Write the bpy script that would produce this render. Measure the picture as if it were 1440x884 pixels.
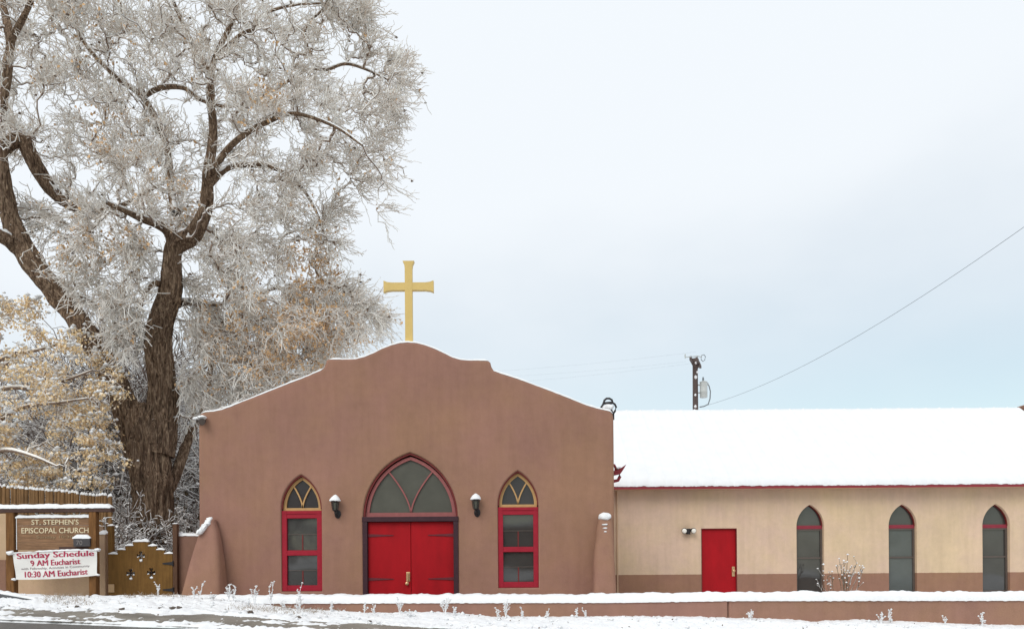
import bpy, bmesh, math, random
import numpy as np
from mathutils import Vector, Matrix, noise as mnoise
from mathutils.geometry import tessellate_polygon

# ------------------------------------------------------------------ camera
for o in list(bpy.data.objects):
    bpy.data.objects.remove(o)
SC = bpy.context.scene
COL = SC.collection
R = math.radians
F, CX, HZ, EYE, ROLL = 1120.0, 720.0, 780.0, 1.4, R(0.4)   # focal length in photo pixels, horizon row, eye height
cam_d = bpy.data.cameras.new('camera')
cam = bpy.data.objects.new('camera', cam_d)
COL.objects.link(cam)
cam_d.sensor_width = 36.0
cam_d.lens = 36.0 * F / 1440.0
cam_d.shift_y = (HZ - 442.0) / 1440.0
cam_d.clip_end = 2000.0
cam.matrix_world = Matrix.Translation((0, 0, EYE)) @ Matrix.Rotation(R(90), 4, 'X') @ Matrix.Rotation(-ROLL, 4, 'Z')
SC.camera = cam

# ------------------------------------------------------------------ sky and sun (thin bright overcast)
SUN_EL, SUN_AZ = R(40), R(205)
world = bpy.data.worlds.new('World')
SC.world = world
world.use_nodes = True
nt = world.node_tree
nt.nodes.clear()
w_out = nt.nodes.new('ShaderNodeOutputWorld')
w_bg = nt.nodes.new('ShaderNodeBackground')
w_sky = nt.nodes.new('ShaderNodeTexSky')
w_sky.sky_type = 'NISHITA'
w_sky.sun_disc = False
w_sky.sun_elevation = SUN_EL
w_sky.sun_rotation = SUN_AZ
w_sky.air_density = 1.0
w_sky.dust_density = 0.6
w_sky.ozone_density = 0.2
w_tc = nt.nodes.new('ShaderNodeTexCoord')
w_map = nt.nodes.new('ShaderNodeMapping')
w_map.inputs['Scale'].default_value = (1.0, 1.0, 1.9)
w_map.inputs['Location'].default_value = (0.35, 0.1, 0.22)
w_no = nt.nodes.new('ShaderNodeTexNoise')
w_no.inputs['Scale'].default_value = 1.7
w_no.inputs['Detail'].default_value = 5.0
w_no.inputs['Roughness'].default_value = 0.5
w_rmp = nt.nodes.new('ShaderNodeMapRange')          # cloud sheet thins out towards the horizon, broken by noise
w_sep = nt.nodes.new('ShaderNodeSeparateXYZ')
nt.links.new(w_tc.outputs['Generated'], w_sep.inputs[0])
w_add = nt.nodes.new('ShaderNodeMath'); w_add.operation = 'MULTIPLY_ADD'
w_add.inputs[1].default_value = 1.0
w_half = nt.nodes.new('ShaderNodeMath'); w_half.operation = 'MULTIPLY'; w_half.inputs[1].default_value = 0.36
nt.links.new(w_no.outputs['Fac'], w_half.inputs[0]); nt.links.new(w_half.outputs[0], w_add.inputs[2])
nt.links.new(w_sep.outputs[2], w_add.inputs[0])
w_rmp.interpolation_type = 'SMOOTHSTEP'
w_rmp.inputs['From Min'].default_value = 0.26
w_rmp.inputs['From Max'].default_value = 0.585
w_rmp.inputs['To Min'].default_value = 0.46
w_rmp.inputs['To Max'].default_value = 1.0
w_mix = nt.nodes.new('ShaderNodeMix')
w_mix.data_type = 'RGBA'
w_mix.inputs['B'].default_value = (8.4, 8.85, 9.3, 1)      # sunlit cloud sheet
nt.links.new(w_tc.outputs['Generated'], w_map.inputs['Vector'])
nt.links.new(w_map.outputs['Vector'], w_no.inputs['Vector'])
nt.links.new(w_add.outputs[0], w_rmp.inputs['Value'])
nt.links.new(w_rmp.outputs['Result'], w_mix.inputs['Factor'])
w_tint = nt.nodes.new('ShaderNodeMix'); w_tint.data_type = 'RGBA'; w_tint.blend_type = 'MULTIPLY'; w_tint.inputs['Factor'].default_value = 1.0
w_tint.inputs['B'].default_value = (1.10, 1.24, 1.10, 1)
nt.links.new(w_sky.outputs['Color'], w_tint.inputs['A'])
nt.links.new(w_tint.outputs['Result'], w_mix.inputs['A'])
nt.links.new(w_mix.outputs['Result'], w_bg.inputs['Color'])
w_bg.inputs['Strength'].default_value = 0.1
nt.links.new(w_bg.outputs['Background'], w_out.inputs['Surface'])

sun_d = bpy.data.lights.new('sun', 'SUN')
sun_d.energy = 1.4
sun_d.angle = R(35)
sun_d.color = (1.0, 0.97, 0.92)
sun = bpy.data.objects.new('sun', sun_d)
COL.objects.link(sun)
sdir = Vector((math.sin(SUN_AZ) * math.cos(SUN_EL), math.cos(SUN_AZ) * math.cos(SUN_EL), math.sin(SUN_EL)))
sun.rotation_euler = sdir.to_track_quat('Z', 'Y').to_euler()
sun.location = (0, -10, 30)

SC.render.engine = 'CYCLES'
SC.view_settings.view_transform = 'Standard'
SC.view_settings.look = 'None'
SC.view_settings.exposure = 0.1
SC.view_settings.gamma = 1.0
SC.view_settings.use_curve_mapping = False
SC.cycles.max_bounces = 14
SC.cycles.diffuse_bounces = 12

rng = np.random.default_rng(11)
random.seed(11)

# ------------------------------------------------------------------ helpers
CA, SA = math.cos(ROLL), math.sin(ROLL)
def P(px, py, D):
    """photo pixel + distance along the street-to-church axis -> world point"""
    u, v = (px - CX) / F, (HZ - py) / F
    return Vector((D * (u * CA + v * SA), D, EYE + D * (-u * SA + v * CA)))
def Pn(px, py, D):
    u, v = (np.asarray(px) - CX) / F, (HZ - np.asarray(py)) / F
    D = np.broadcast_to(np.asarray(D, float), u.shape)
    return np.stack([D * (u * CA + v * SA), D, EYE + D * (-u * SA + v * CA)], -1)

def N3(x, y, z=0.0):
    return mnoise.noise((x, y, z))

class Thing:
    def __init__(s, name, label=None, cat=None, loc=(0, 0, 0), group=None, kind=None):
        s.loc = Vector(loc)
        s.root = bpy.data.objects.new(name, None)
        s.root.empty_display_size = 0.2
        COL.objects.link(s.root)
        s.root.location = s.loc
        setp(s.root, label, cat, group, kind)
    def part(s, name, mb, mat, parent=None, kind=None, label=None, smooth=False):
        o = mb.build(name, mat, s.loc, smooth)
        o.parent = parent if parent else s.root
        if kind: o['kind'] = kind
        if label: o['label'] = label
        return o

def setp(o, label=None, cat=None, group=None, kind=None):
    if label: o['label'] = label
    if cat: o['category'] = cat
    if group: o['group'] = group
    if kind: o['kind'] = kind

def solo(name, mb, mat, label=None, cat=None, group=None, kind=None, smooth=False, origin=None):
    org = Vector(origin) if origin is not None else Vector((0, 0, 0))
    o = mb.build(name, mat, org, smooth)
    o.location = org
    setp(o, label, cat, group, kind)
    return o

def np_mesh(name, V, Fq, smooth=False):
    V = np.asarray(V, np.float32); Fq = np.asarray(Fq, np.int32)
    me = bpy.data.meshes.new(name)
    n, k = Fq.shape
    me.vertices.add(len(V)); me.vertices.foreach_set('co', V.ravel())
    me.loops.add(n * k); me.loops.foreach_set('vertex_index', Fq.ravel())
    me.polygons.add(n)
    me.polygons.foreach_set('loop_start', np.arange(0, n * k, k, dtype=np.int32))
    me.polygons.foreach_set('loop_total', np.full(n, k, np.int32))
    if smooth: me.polygons.foreach_set('use_smooth', np.ones(n, bool))
    me.update(calc_edges=True)
    return me

class MB:
    def __init__(s): s.v, s.f = [], []
    def add(s, vs, fs):
        b = len(s.v)
        s.v += [tuple(p) for p in vs]
        s.f += [tuple(i + b for i in f) for f in fs]
        return s
    def box(s, x0, x1, y0, y1, z0, z1, bev=0.0):
        if bev <= 0:
            vs = [(x, y, z) for x in (x0, x1) for y in (y0, y1) for z in (z0, z1)]
            return s.add(vs, [(0, 1, 3, 2), (4, 6, 7, 5), (0, 4, 5, 1), (2, 3, 7, 6), (0, 2, 6, 4), (1, 5, 7, 3)])
        bm = bmesh.new()
        bmesh.ops.create_cube(bm, size=1.0)
        for v in bm.verts:
            v.co = ((x0 + x1) / 2 + v.co.x * (x1 - x0), (y0 + y1) / 2 + v.co.y * (y1 - y0), (z0 + z1) / 2 + v.co.z * (z1 - z0))
        bmesh.ops.bevel(bm, geom=bm.edges[:], offset=bev, segments=2, affect='EDGES', profile=0.6)
        s.bm(bm); return s
    def bm(s, bm, M=None):
        bm.verts.index_update()
        vs = [(M @ v.co) if M else v.co.copy() for v in bm.verts]
        s.add(vs, [[v.index for v in f.verts] for f in bm.faces]); bm.free(); return s
    def prism(s, poly, y0, y1):
        """polygon in (x,z), extruded from y0 (front) to y1"""
        n = len(poly)
        vs = [(p[0], y0, p[1]) for p in poly] + [(p[0], y1, p[1]) for p in poly]
        tri = tessellate_polygon([[Vector((p[0], p[1], 0)) for p in poly]])
        fs = [tuple(t) for t in tri] + [tuple(i + n for i in reversed(t)) for t in tri]
        fs += [(i, i + n, (i + 1) % n + n, (i + 1) % n) for i in range(n)]
        return s.add(vs, fs)
    def strip(s, path, wid, y0, y1, closed=False):
        """flat bar of width wid along a path in (x,z), between depth y0 and y1"""
        n = len(path); L = []; Rr = []
        for i in range(n):
            a = path[i - 1] if (i > 0 or closed) else path[i]
            b = path[(i + 1) % n] if (i < n - 1 or closed) else path[i]
            t = Vector((b[0] - a[0], b[1] - a[1])).normalized(); q = Vector((-t.y, t.x)) * wid / 2
            L.append((path[i][0] + q.x, path[i][1] + q.y)); Rr.append((path[i][0] - q.x, path[i][1] - q.y))
        b0 = len(s.v)
        for i in range(n):
            s.v += [(L[i][0], y0, L[i][1]), (Rr[i][0], y0, Rr[i][1]), (Rr[i][0], y1, Rr[i][1]), (L[i][0], y1, L[i][1])]
        m = n if closed else n - 1
        for i in range(m):
            a, c = b0 + 4 * i, b0 + 4 * ((i + 1) % n)
            for k in range(4):
                s.f.append((a + k, a + (k + 1) % 4, c + (k + 1) % 4, c + k))
        if not closed:
            s.f.append((b0, b0 + 3, b0 + 2, b0 + 1)); e = b0 + 4 * (n - 1); s.f.append((e, e + 1, e + 2, e + 3))
        return s
    def tube(s, pts, rad, n=8, cap=True):
        pts = [Vector(p) for p in pts]; m = len(pts)
        rad = [rad] * m if not hasattr(rad, '__len__') else rad
        d = (pts[-1] - pts[0])
        ref = Vector((0, 0, 1)) if abs(d.normalized().z) < 0.7 else Vector((0, 1, 0))
        b = len(s.v)
        for i in range(m):
            t = (pts[min(i + 1, m - 1)] - pts[max(i - 1, 0)]).normalized()
            u = t.cross(ref)
            u = u.normalized() if u.length > 1e-4 else t.orthogonal().normalized()
            w = u.cross(t)
            for k in range(n):
                a = 2 * math.pi * k / n
                s.v.append(tuple(pts[i] + (u * math.cos(a) + w * math.sin(a)) * rad[i]))
        for i in range(m - 1):
            for k in range(n):
                s.f.append((b + i * n + k, b + i * n + (k + 1) % n, b + (i + 1) * n + (k + 1) % n, b + (i + 1) * n + k))
        if cap:
            s.f.append(tuple(b + k for k in reversed(range(n)))); s.f.append(tuple(b + (m - 1) * n + k for k in range(n)))
        return s
    def lathe(s, c, prof, n=16, axis='z'):
        b = len(s.v); m = len(prof)
        for r, h in prof:
            for k in range(n):
                a = 2 * math.pi * k / n
                q = (r * math.cos(a), r * math.sin(a), h)
                if axis == 'y': q = (q[0], -q[2], q[1])
                s.v.append((c[0] + q[0], c[1] + q[1], c[2] + q[2]))
        for i in range(m - 1):
            for k in range(n):
                s.f.append((b + i * n + k, b + i * n + (k + 1) % n, b + (i + 1) * n + (k + 1) % n, b + (i + 1) * n + k))
        s.f.append(tuple(b + k for k in reversed(range(n)))); s.f.append(tuple(b + (m - 1) * n + k for k in range(n)))
        return s
    def blob(s, c, r, sub=2, amp=0.18, seed=0.0):
        bm = bmesh.new(); bmesh.ops.create_icosphere(bm, subdivisions=sub, radius=1.0)
        for v in bm.verts:
            q = 1 + amp * N3(v.co.x * 1.7 + seed, v.co.y * 1.7 + seed * 2, v.co.z * 1.7) * 2
            v.co = Vector((c[0] + v.co.x * r[0] * q, c[1] + v.co.y * r[1] * q, c[2] + v.co.z * r[2] * q))
        return s.bm(bm)
    def snow(s, path, w, h, over=0.0, seed=0.0, rag=0.35, sec=9, step=None):
        """lumpy snow ridge lying on a path of world points; width w (across, along y), height h"""
        pts = [Vector(p) for p in path]
        step = step or max(0.03, h * 0.5)
        out = []
        for a, b_ in zip(pts[:-1], pts[1:]):
            k = max(1, int((b_ - a).length / step))
            out += [a.lerp(b_, i / k) for i in range(k)]
        out.append(pts[-1]); m = len(out); b = len(s.v)
        for i, p in enumerate(out):
            e = min(1.0, min(i, m - 1 - i) / 2.5 + 0.25)
            n1 = 1 + rag * (N3(p.x * 3 + seed, p.z * 3, seed) + 0.8 * N3(p.x * 11 + seed, p.z * 9, 3 + seed))
            for k in range(sec):
                a = math.pi * k / (sec - 1)
                hh = h * n1 * e * (math.sin(a) ** 0.6 if 0 < k < sec - 1 else 0)
                yy = -math.cos(a) * (w / 2 + over)
                drop = over * 0.9 * max(0, 1 + 1.0 * N3(p.x * 13 + seed, 5, k)) if k in (0,) else 0
                s.v.append((p.x, p.y + yy * (0.9 + 0.1 * n1), p.z + hh - drop))
        for i in range(m - 1):
            for k in range(sec - 1):
                s.f.append((b + i * sec + k, b + (i + 1) * sec + k, b + (i + 1) * sec + k + 1, b + i * sec + k + 1))
            s.f.append((b + i * sec, b + i * sec + sec - 1, b + (i + 1) * sec + sec - 1, b + (i + 1) * sec))
        s.f.append(tuple(b + k for k in range(sec))); s.f.append(tuple(b + (m - 1) * sec + k for k in reversed(range(sec))))
        return s
    def build(s, name, mat, org=(0, 0, 0), smooth=False):
        me = bpy.data.meshes.new(name)
        V = np.array(s.v, float) - np.array(org, float)
        me.from_pydata(V.tolist(), [], s.f)
        if smooth: me.polygons.foreach_set('use_smooth', np.ones(len(me.polygons), bool))
        bm = bmesh.new(); bm.from_mesh(me); bmesh.ops.recalc_face_normals(bm, faces=bm.faces); bm.to_mesh(me); bm.free()
        if smooth:
            try: me.set_sharp_from_angle(angle=R(42))
            except Exception: pass
        me.materials.append(mat)
        o = bpy.data.objects.new(name, me); COL.objects.link(o)
        return o

def np_obj(name, V, Fq, mat, thing=None, smooth=False, kind=None):
    org = np.array(thing.loc) if thing else np.zeros(3)
    me = np_mesh(name, np.asarray(V) - org, Fq, smooth); me.materials.append(mat)
    o = bpy.data.objects.new(name, me); COL.objects.link(o)
    if thing: o.parent = thing.root
    if kind: o['kind'] = kind
    return o

def offset_poly(poly, d):
    """move a closed CCW polygon inwards by d"""
    n = len(poly); out = []
    for i in range(n):
        a, b, c = Vector(poly[i - 1]), Vector(poly[i]), Vector(poly[(i + 1) % n])
        t1, t2 = (b - a).normalized(), (c - b).normalized()
        n1, n2 = Vector((-t1.y, t1.x)), Vector((-t2.y, t2.x))
        q = (n1 + n2); q = q.normalized() if q.length > 1e-5 else n1
        k = d / max(0.45, q.dot(n1))
        out.append((b.x + q.x * k, b.y + q.y * k))
    return out

def area2(poly):
    return sum(poly[i - 1][0] * poly[i][1] - poly[i][0] * poly[i - 1][1] for i in range(len(poly)))

def wall_panel(outer, holes, y0, thick, rnd=0.05, hr=0.02):
    """thick wall in the xz plane with openings; rounded outer edge and rounded reveals, front at y0"""
    mb = MB()
    if area2(outer) < 0: outer = outer[::-1]
    holes = [h if area2(h) > 0 else h[::-1] for h in holes]
    rings = []
    seg = 4 if rnd > 0 else 0
    for k in range(seg + 1):
        a = (math.pi / 2) * k / max(seg, 1)
        rings.append((offset_poly(outer, rnd * (1 - math.sin(a))) if rnd > 0 else outer, y0 + rnd * (1 - math.cos(a))))
    inner = rings[0][0]
    hring = [offset_poly(h, -hr) for h in holes]
    loops = [inner] + hring
    flat = [p for l in loops for p in l]
    tri = tessellate_polygon([[Vector((p[0], p[1], 0)) for p in l] for l in loops])
    def skirt(ring_list):
        b = len(mb.v); n = len(ring_list[0][0])
        for poly, y in ring_list: mb.v += [(p[0], y, p[1]) for p in poly]
        for r in range(len(ring_list) - 1):
            for i in range(n):
                j = (i + 1) % n
                mb.f.append((b + r * n + i, b + r * n + j, b + (r + 1) * n + j, b + (r + 1) * n + i))
    skirt(rings + [(outer, y0 + thick)])
    for h, hrg in zip(holes, hring):
        skirt([(hrg, y0), (offset_poly(h, -hr * 0.3), y0 + hr * 0.35), (h, y0 + hr), (h, y0 + thick)])
    o_weld = MB()
    key = {}; remap = []
    for p in mb.v:
        k = (round(p[0], 5), round(p[1], 5), round(p[2], 5))
        if k not in key: key[k] = len(o_weld.v); o_weld.v.append(p)
        remap.append(key[k])
    for f in mb.f:
        g = [remap[i] for i in f]
        g2 = [g[i] for i in range(len(g)) if g[i] != g[i - 1]]
        if len(set(g2)) > 2: o_weld.f.append(tuple(g2))
    # the flat faces keep vertices of their own so that their shading stays flat
    o_weld.add([(p[0], y0, p[1]) for p in flat], [tuple(t) for t in tri])
    o_weld.add([(p[0], y0 + thick, p[1]) for p in flat], [tuple(reversed(t)) for t in tri])
    return o_weld

def arch(cx, a, z_spring, rise, z_bot=None, n=14):
    """pointed arch outline, CCW: from bottom left, bottom right, up and over"""
    Rr = (a * a + rise * rise) / (2 * a); th = math.asin(min(1, rise / Rr))
    if Rr < a: th = math.pi - th
    right = [(cx + a - Rr + Rr * math.cos(th * i / n), z_spring + Rr * math.sin(th * i / n)) for i in range(n + 1)]
    left = [(2 * cx - x, z) for x, z in reversed(right[:-1])]
    zb = z_spring if z_bot is None else z_bot
    pts = right + left
    if z_bot is not None: pts = [(cx - a, zb), (cx + a, zb)] + pts
    return pts

# ------------------------------------------------------------------ materials
def srgb(r, g, b):
    f = lambda c: (c / 255 / 12.92) if c / 255 <= 0.04045 else ((c / 255 + 0.055) / 1.055) ** 2.4
    return (f(r), f(g), f(b), 1)
class Mat:
    def __init__(s, name, rough=0.8, spec=0.3):
        s.m = bpy.data.materials.new(name); s.m.use_nodes = True
        s.t = s.m.node_tree; s.b = s.t.nodes['Principled BSDF']
        s.b.inputs['Roughness'].default_value = rough
        s.b.inputs['Specular IOR Level'].default_value = spec
        s.geo = s.t.nodes.new('ShaderNodeNewGeometry')
    def noise(s, scale, detail=4, rough=0.55, stretch=(1, 1, 1)):
        mp = s.t.nodes.new('ShaderNodeMapping'); mp.inputs['Scale'].default_value = stretch
        s.t.links.new(s.geo.outputs['Position'], mp.inputs['Vector'])
        n = s.t.nodes.new('ShaderNodeTexNoise'); n.inputs['Scale'].default_value = scale
        n.inputs['Detail'].default_value = detail; n.inputs['Roughness'].default_value = rough
        s.t.links.new(mp.outputs['Vector'], n.inputs['Vector'])
        return n.outputs['Fac']
    def ramp(s, fac, stops):
        r = s.t.nodes.new('ShaderNodeValToRGB'); e = r.color_ramp.elements
        while len(e) < len(stops): e.new(0.5)
        for el, (p, c) in zip(e, stops): el.position = p; el.color = c
        s.t.links.new(fac, r.inputs['Fac']); return r.outputs['Color']
    def mix(s, fac, a, b, mode='MIX'):
        m = s.t.nodes.new('ShaderNodeMix'); m.data_type = 'RGBA'; m.blend_type = mode
        for k, v in (('Factor', fac), ('A', a), ('B', b)):
            if hasattr(v, 'is_linked') or hasattr(v, 'links'): s.t.links.new(v, m.inputs[k])
            else: m.inputs[k].default_value = v
        return m.outputs['Result']
    def math(s, op, a, b=0.0):
        m = s.t.nodes.new('ShaderNodeMath'); m.operation = op
        for i, v in enumerate((a, b)):
            if hasattr(v, 'links'): s.t.links.new(v, m.inputs[i])
            else: m.inputs[i].default_value = v
        return m.outputs[0]
    def sep(s, out):
        n = s.t.nodes.new('ShaderNodeSeparateXYZ'); s.t.links.new(out, n.inputs[0]); return n.outputs
    def color(s, c):
        if hasattr(c, 'links'): s.t.links.new(c, s.b.inputs['Base Color'])
        else: s.b.inputs['Base Color'].default_value = c
        return s
    def bump(s, h, strength=0.3, dist=0.02):
        b = s.t.nodes.new('ShaderNodeBump'); b.inputs['Strength'].default_value = strength; b.inputs['Distance'].default_value = dist
        s.t.links.new(h, b.inputs['Height']); s.t.links.new(b.outputs['Normal'], s.b.inputs['Normal']); return s
def mul(c, k): return (c[0] * k, c[1] * k, c[2] * k, 1)

def stucco(name, col, band=None, band_z=0.0):
    m = Mat(name, 0.92, 0.15)
    big = m.noise(0.9, 4, 0.6); mid = m.noise(7, 5, 0.6); streak = m.noise(2.2, 4, 0.6, (3.0, 3.0, 0.35)); fine = m.noise(70, 3, 0.7)
    base = col
    if band:
        z = m.sep(m.geo.outputs['Position'])[2]
        wob = m.math('MULTIPLY', m.math('SUBTRACT', mid, 0.5), 0.02)
        st = m.math('LESS_THAN', m.math('ADD', z, wob), band_z)
        base = m.mix(st, col, band)
    c = m.mix(m.ramp(big, [(0.3, (0, 0, 0, 1)), (0.7, (1, 1, 1, 1))]), m.mix(1.0, base, (0.90, 0.90, 0.91, 1), 'MULTIPLY'), m.mix(1.0, base, (1.06, 1.05, 1.03, 1), 'MULTIPLY'))
    c = m.mix(1.0, c, m.ramp(m.noise(0.55, 5, 0.65), [(0.38, (1.0, 0.975, 1.05, 1)), (0.62, (1.0, 1.015, 0.95, 1))]), 'MULTIPLY')
    c = m.mix(1.0, c, m.ramp(streak, [(0.35, (0.935, 0.93, 0.925, 1)), (0.6, (1, 1, 1, 1))]), 'MULTIPLY')
    c = m.mix(1.0, c, m.ramp(mid, [(0.3, (0.95, 0.95, 0.95, 1)), (0.7, (1.03, 1.03, 1.03, 1))]), 'MULTIPLY')
    c = m.mix(1.0, c, m.ramp(fine, [(0.3, (0.93, 0.93, 0.93, 1)), (0.7, (1.05, 1.05, 1.05, 1))]), 'MULTIPLY')
    m.color(c)
    h = m.math('ADD', m.math('MULTIPLY', mid, 0.8), m.math('MULTIPLY', fine, 0.35))
    m.bump(h, 0.35, 0.02)
    return m.m
def plain(name, col, rough=0.6, spec=0.3, var=0.12, scale=9, bump=0.1, stretch=(1, 1, 1), metal=0.0):
    m = Mat(name, rough, spec)
    n = m.noise(scale, 5, 0.6, stretch)
    m.color(m.ramp(n, [(0.3, mul(col, 1 - var)), (0.7, mul(col, 1 + var))]))
    if bump: m.bump(n, bump, 0.01)
    m.b.inputs['Metallic'].default_value = metal
    return m.m
def wood(name, col, axis=(6, 6, 0.7), var=0.3, scale=9):
    m = Mat(name, 0.8, 0.2)
    g = m.noise(scale, 6, 0.65, axis); b = m.noise(2.5, 3)
    c = m.ramp(g, [(0.3, mul(col, 1 - var)), (0.52, col), (0.72, mul(col, 1 + var))])
    c = m.mix(1.0, c, m.ramp(b, [(0.3, (0.8, 0.8, 0.82, 1)), (0.7, (1.1, 1.1, 1.08, 1))]), 'MULTIPLY')
    m.color(c).bump(g, 0.4, 0.01)
    return m.m
def snow_mat(name, bumpy=0.3, k=0.955):
    m = Mat(name, 0.75, 0.25)
    n = m.noise(14, 6, 0.65); f = m.noise(120, 2, 0.6)
    m.color(m.ramp(m.noise(3, 4), [(0.3, mul((0.85, 0.86, 0.88), k)), (0.7, mul((0.905, 0.91, 0.915), k))]))
    m.bump(m.math('ADD', n, m.math('MULTIPLY', f, 0.25)), bumpy, 0.03)
    m.b.inputs['Subsurface Weight'].default_value = 0.0
    return m.m
def bark_snow(name, bark, lo, hi, scale=6.0, dark=0.55, warm=None, glow=0.0):
    """bark with snow lying on every face turned upward (threshold on the face's own tilt)"""
    m = Mat(name, 0.85, 0.2)
    n = m.noise(scale, 5, 0.65)
    bk = m.ramp(m.noise(scale * 4, 4, 0.7), [(0.3, mul(bark, dark)), (0.7, mul(bark, 1.35))])
    z = m.sep(m.geo.outputs['Normal'])[2]
    t = m.math('ADD', z, m.math('MULTIPLY', m.math('SUBTRACT', n, 0.5), 1.1))
    mr = m.t.nodes.new('ShaderNodeMapRange'); mr.inputs['From Min'].default_value = lo; mr.inputs['From Max'].default_value = hi
    m.t.links.new(t, mr.inputs['Value'])
    m.color(m.mix(mr.outputs['Result'], bk, warm or (0.86, 0.87, 0.885, 1)))
    if glow > 0:      # thin crusts of snow let light through
        tr = m.t.nodes.new('ShaderNodeBsdfTranslucent'); tr.inputs['Color'].default_value = warm
        mx = m.t.nodes.new('ShaderNodeMixShader'); m.t.links.new(m.math('MULTIPLY', mr.outputs['Result'], glow), mx.inputs[0])
        m.t.links.new(m.b.outputs[0], mx.inputs[1]); m.t.links.new(tr.outputs[0], mx.inputs[2])
        m.t.links.new(mx.outputs[0], m.t.nodes['Material Output'].inputs['Surface'])
    return m.m

M = {}
M['stucco'] = stucco('brown stucco', srgb(156, 119, 101))
M['low'] = stucco('low wall stucco', srgb(153, 118, 102))
M['tan'] = stucco('tan stucco', srgb(209, 184, 158), srgb(150, 115, 95), 0.86)
M['tanwall'] = stucco('tan wall stucco', srgb(194, 166, 138))
M['stub'] = stucco('dark brown stucco', srgb(138, 106, 90))
M['snow'] = snow_mat('snow')
M['roofsnow'] = snow_mat('roof snow', 0.12, 0.90)
M['red'] = plain('red door paint', srgb(158, 13, 24), 0.6, 0.18, 0.13, 4, 0.12, (1, 1, 0.35))
M['sash'] = plain('crimson sash paint', srgb(154, 32, 49), 0.6, 0.2, 0.1)
M['transom'] = plain('dull red transom paint', srgb(134, 50, 62), 0.6, 0.2, 0.1)
M['pink'] = plain('faded red frame paint', srgb(150, 88, 86), 0.6, 0.3, 0.1)
M['rededge'] = plain('brick red reveal paint', srgb(110, 40, 38), 0.6, 0.3, 0.15)
M['yellow'] = plain('ochre frame paint', srgb(190, 150, 100), 0.6, 0.3, 0.1)
M['plum'] = plain('dark plum trim paint', srgb(58, 32, 40), 0.6, 0.3, 0.15)
M['iron'] = plain('black iron', srgb(38, 34, 36), 0.55, 0.4, 0.2)
M['hinge'] = plain('dark red iron strap', srgb(96, 26, 36), 0.55, 0.4, 0.2)
M['bronze'] = plain('dark bronze frame', srgb(84, 74, 68), 0.5, 0.4, 0.12)
M['brass'] = plain('worn brass', srgb(196, 160, 120), 0.35, 0.5, 0.25, 30, 0.2, metal=0.6)
M['gold'] = plain('gold painted cross', srgb(210, 180, 108), 0.5, 0.4, 0.06, 4)
M['fascia'] = plain('red fascia paint', srgb(140, 50, 58), 0.6, 0.3, 0.12)
M['concrete'] = plain('concrete', srgb(150, 146, 140), 0.9, 0.2, 0.2, 4, 0.3)
M['galv'] = plain('grey painted steel', srgb(186, 190, 188), 0.5, 0.4, 0.08)
M['wire'] = plain('wire', srgb(120, 125, 130), 0.6, 0.3, 0.1)
M['lampglass'] = plain('white lamp glass', srgb(235, 232, 222), 0.25, 0.5, 0.03)
M['signwood'] = wood('sign board wood', srgb(138, 106, 80), (0.7, 6, 8), 0.35, 5)
M['post'] = wood('sign post wood', srgb(118, 82, 48), (6, 6, 0.5), 0.4, 5)
M['beam'] = wood('dark beam wood', srgb(86, 66, 60), (0.6, 6, 6), 0.3, 6)
M['gate'] = wood('gate wood', srgb(118, 86, 44), (5, 5, 0.5), 0.22, 6)
M['fence'] = wood('fence stake wood', srgb(128, 98, 66), (5, 5, 0.6), 0.3, 7)
M['pole'] = wood('pole wood', srgb(96, 84, 80), (8, 8, 0.5), 0.3, 6)
M['letter'] = plain('cream carved letters', srgb(226, 212, 180), 0.7, 0.2, 0.08, 20)
M['vinyl'] = plain('white vinyl banner', srgb(226, 224, 220), 0.5, 0.4, 0.03, 3)
M['bannerred'] = plain('crimson print', srgb(170, 48, 78), 0.6, 0.3, 0.06)
M['bannergrey'] = plain('grey print', srgb(120, 104, 108), 0.6, 0.3, 0.06)
M['rope'] = plain('white rope', srgb(214, 208, 200), 0.8, 0.2, 0.08)
M['leaf'] = plain('dry leaf', srgb(160, 118, 78), 0.8, 0.2, 0.35, 3, 0)
M['weedstalk'] = bark_snow('weed stalk', srgb(176, 150, 128), -0.55, -0.2, 30)
M['bark'] = None

def glass(name, col, rough=0.04, ior=1.7, wave=0.25):
    m = Mat(name, rough, 0.5)
    m.color(m.ramp(m.noise(2.2, 4), [(0.3, mul(col, 0.85)), (0.7, mul(col, 1.15))]))
    m.b.inputs['IOR'].default_value = ior
    m.bump(m.noise(1.0, 1), wave * 0.5, 0.05)
    return m.m
M['glass'] = glass('window glass', (0.044, 0.043, 0.041, 1))
M['glassdark'] = glass('dark leaded glass', (0.035, 0.028, 0.030, 1), 0.12, 1.5)
M['fan'] = glass('hazy fanlight glazing', srgb(80, 79, 70), 0.45, 1.4, 0.05)
M['blind'] = glass('window glass before grey blind', (0.085, 0.095, 0.09, 1), 0.08, 1.5)

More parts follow.
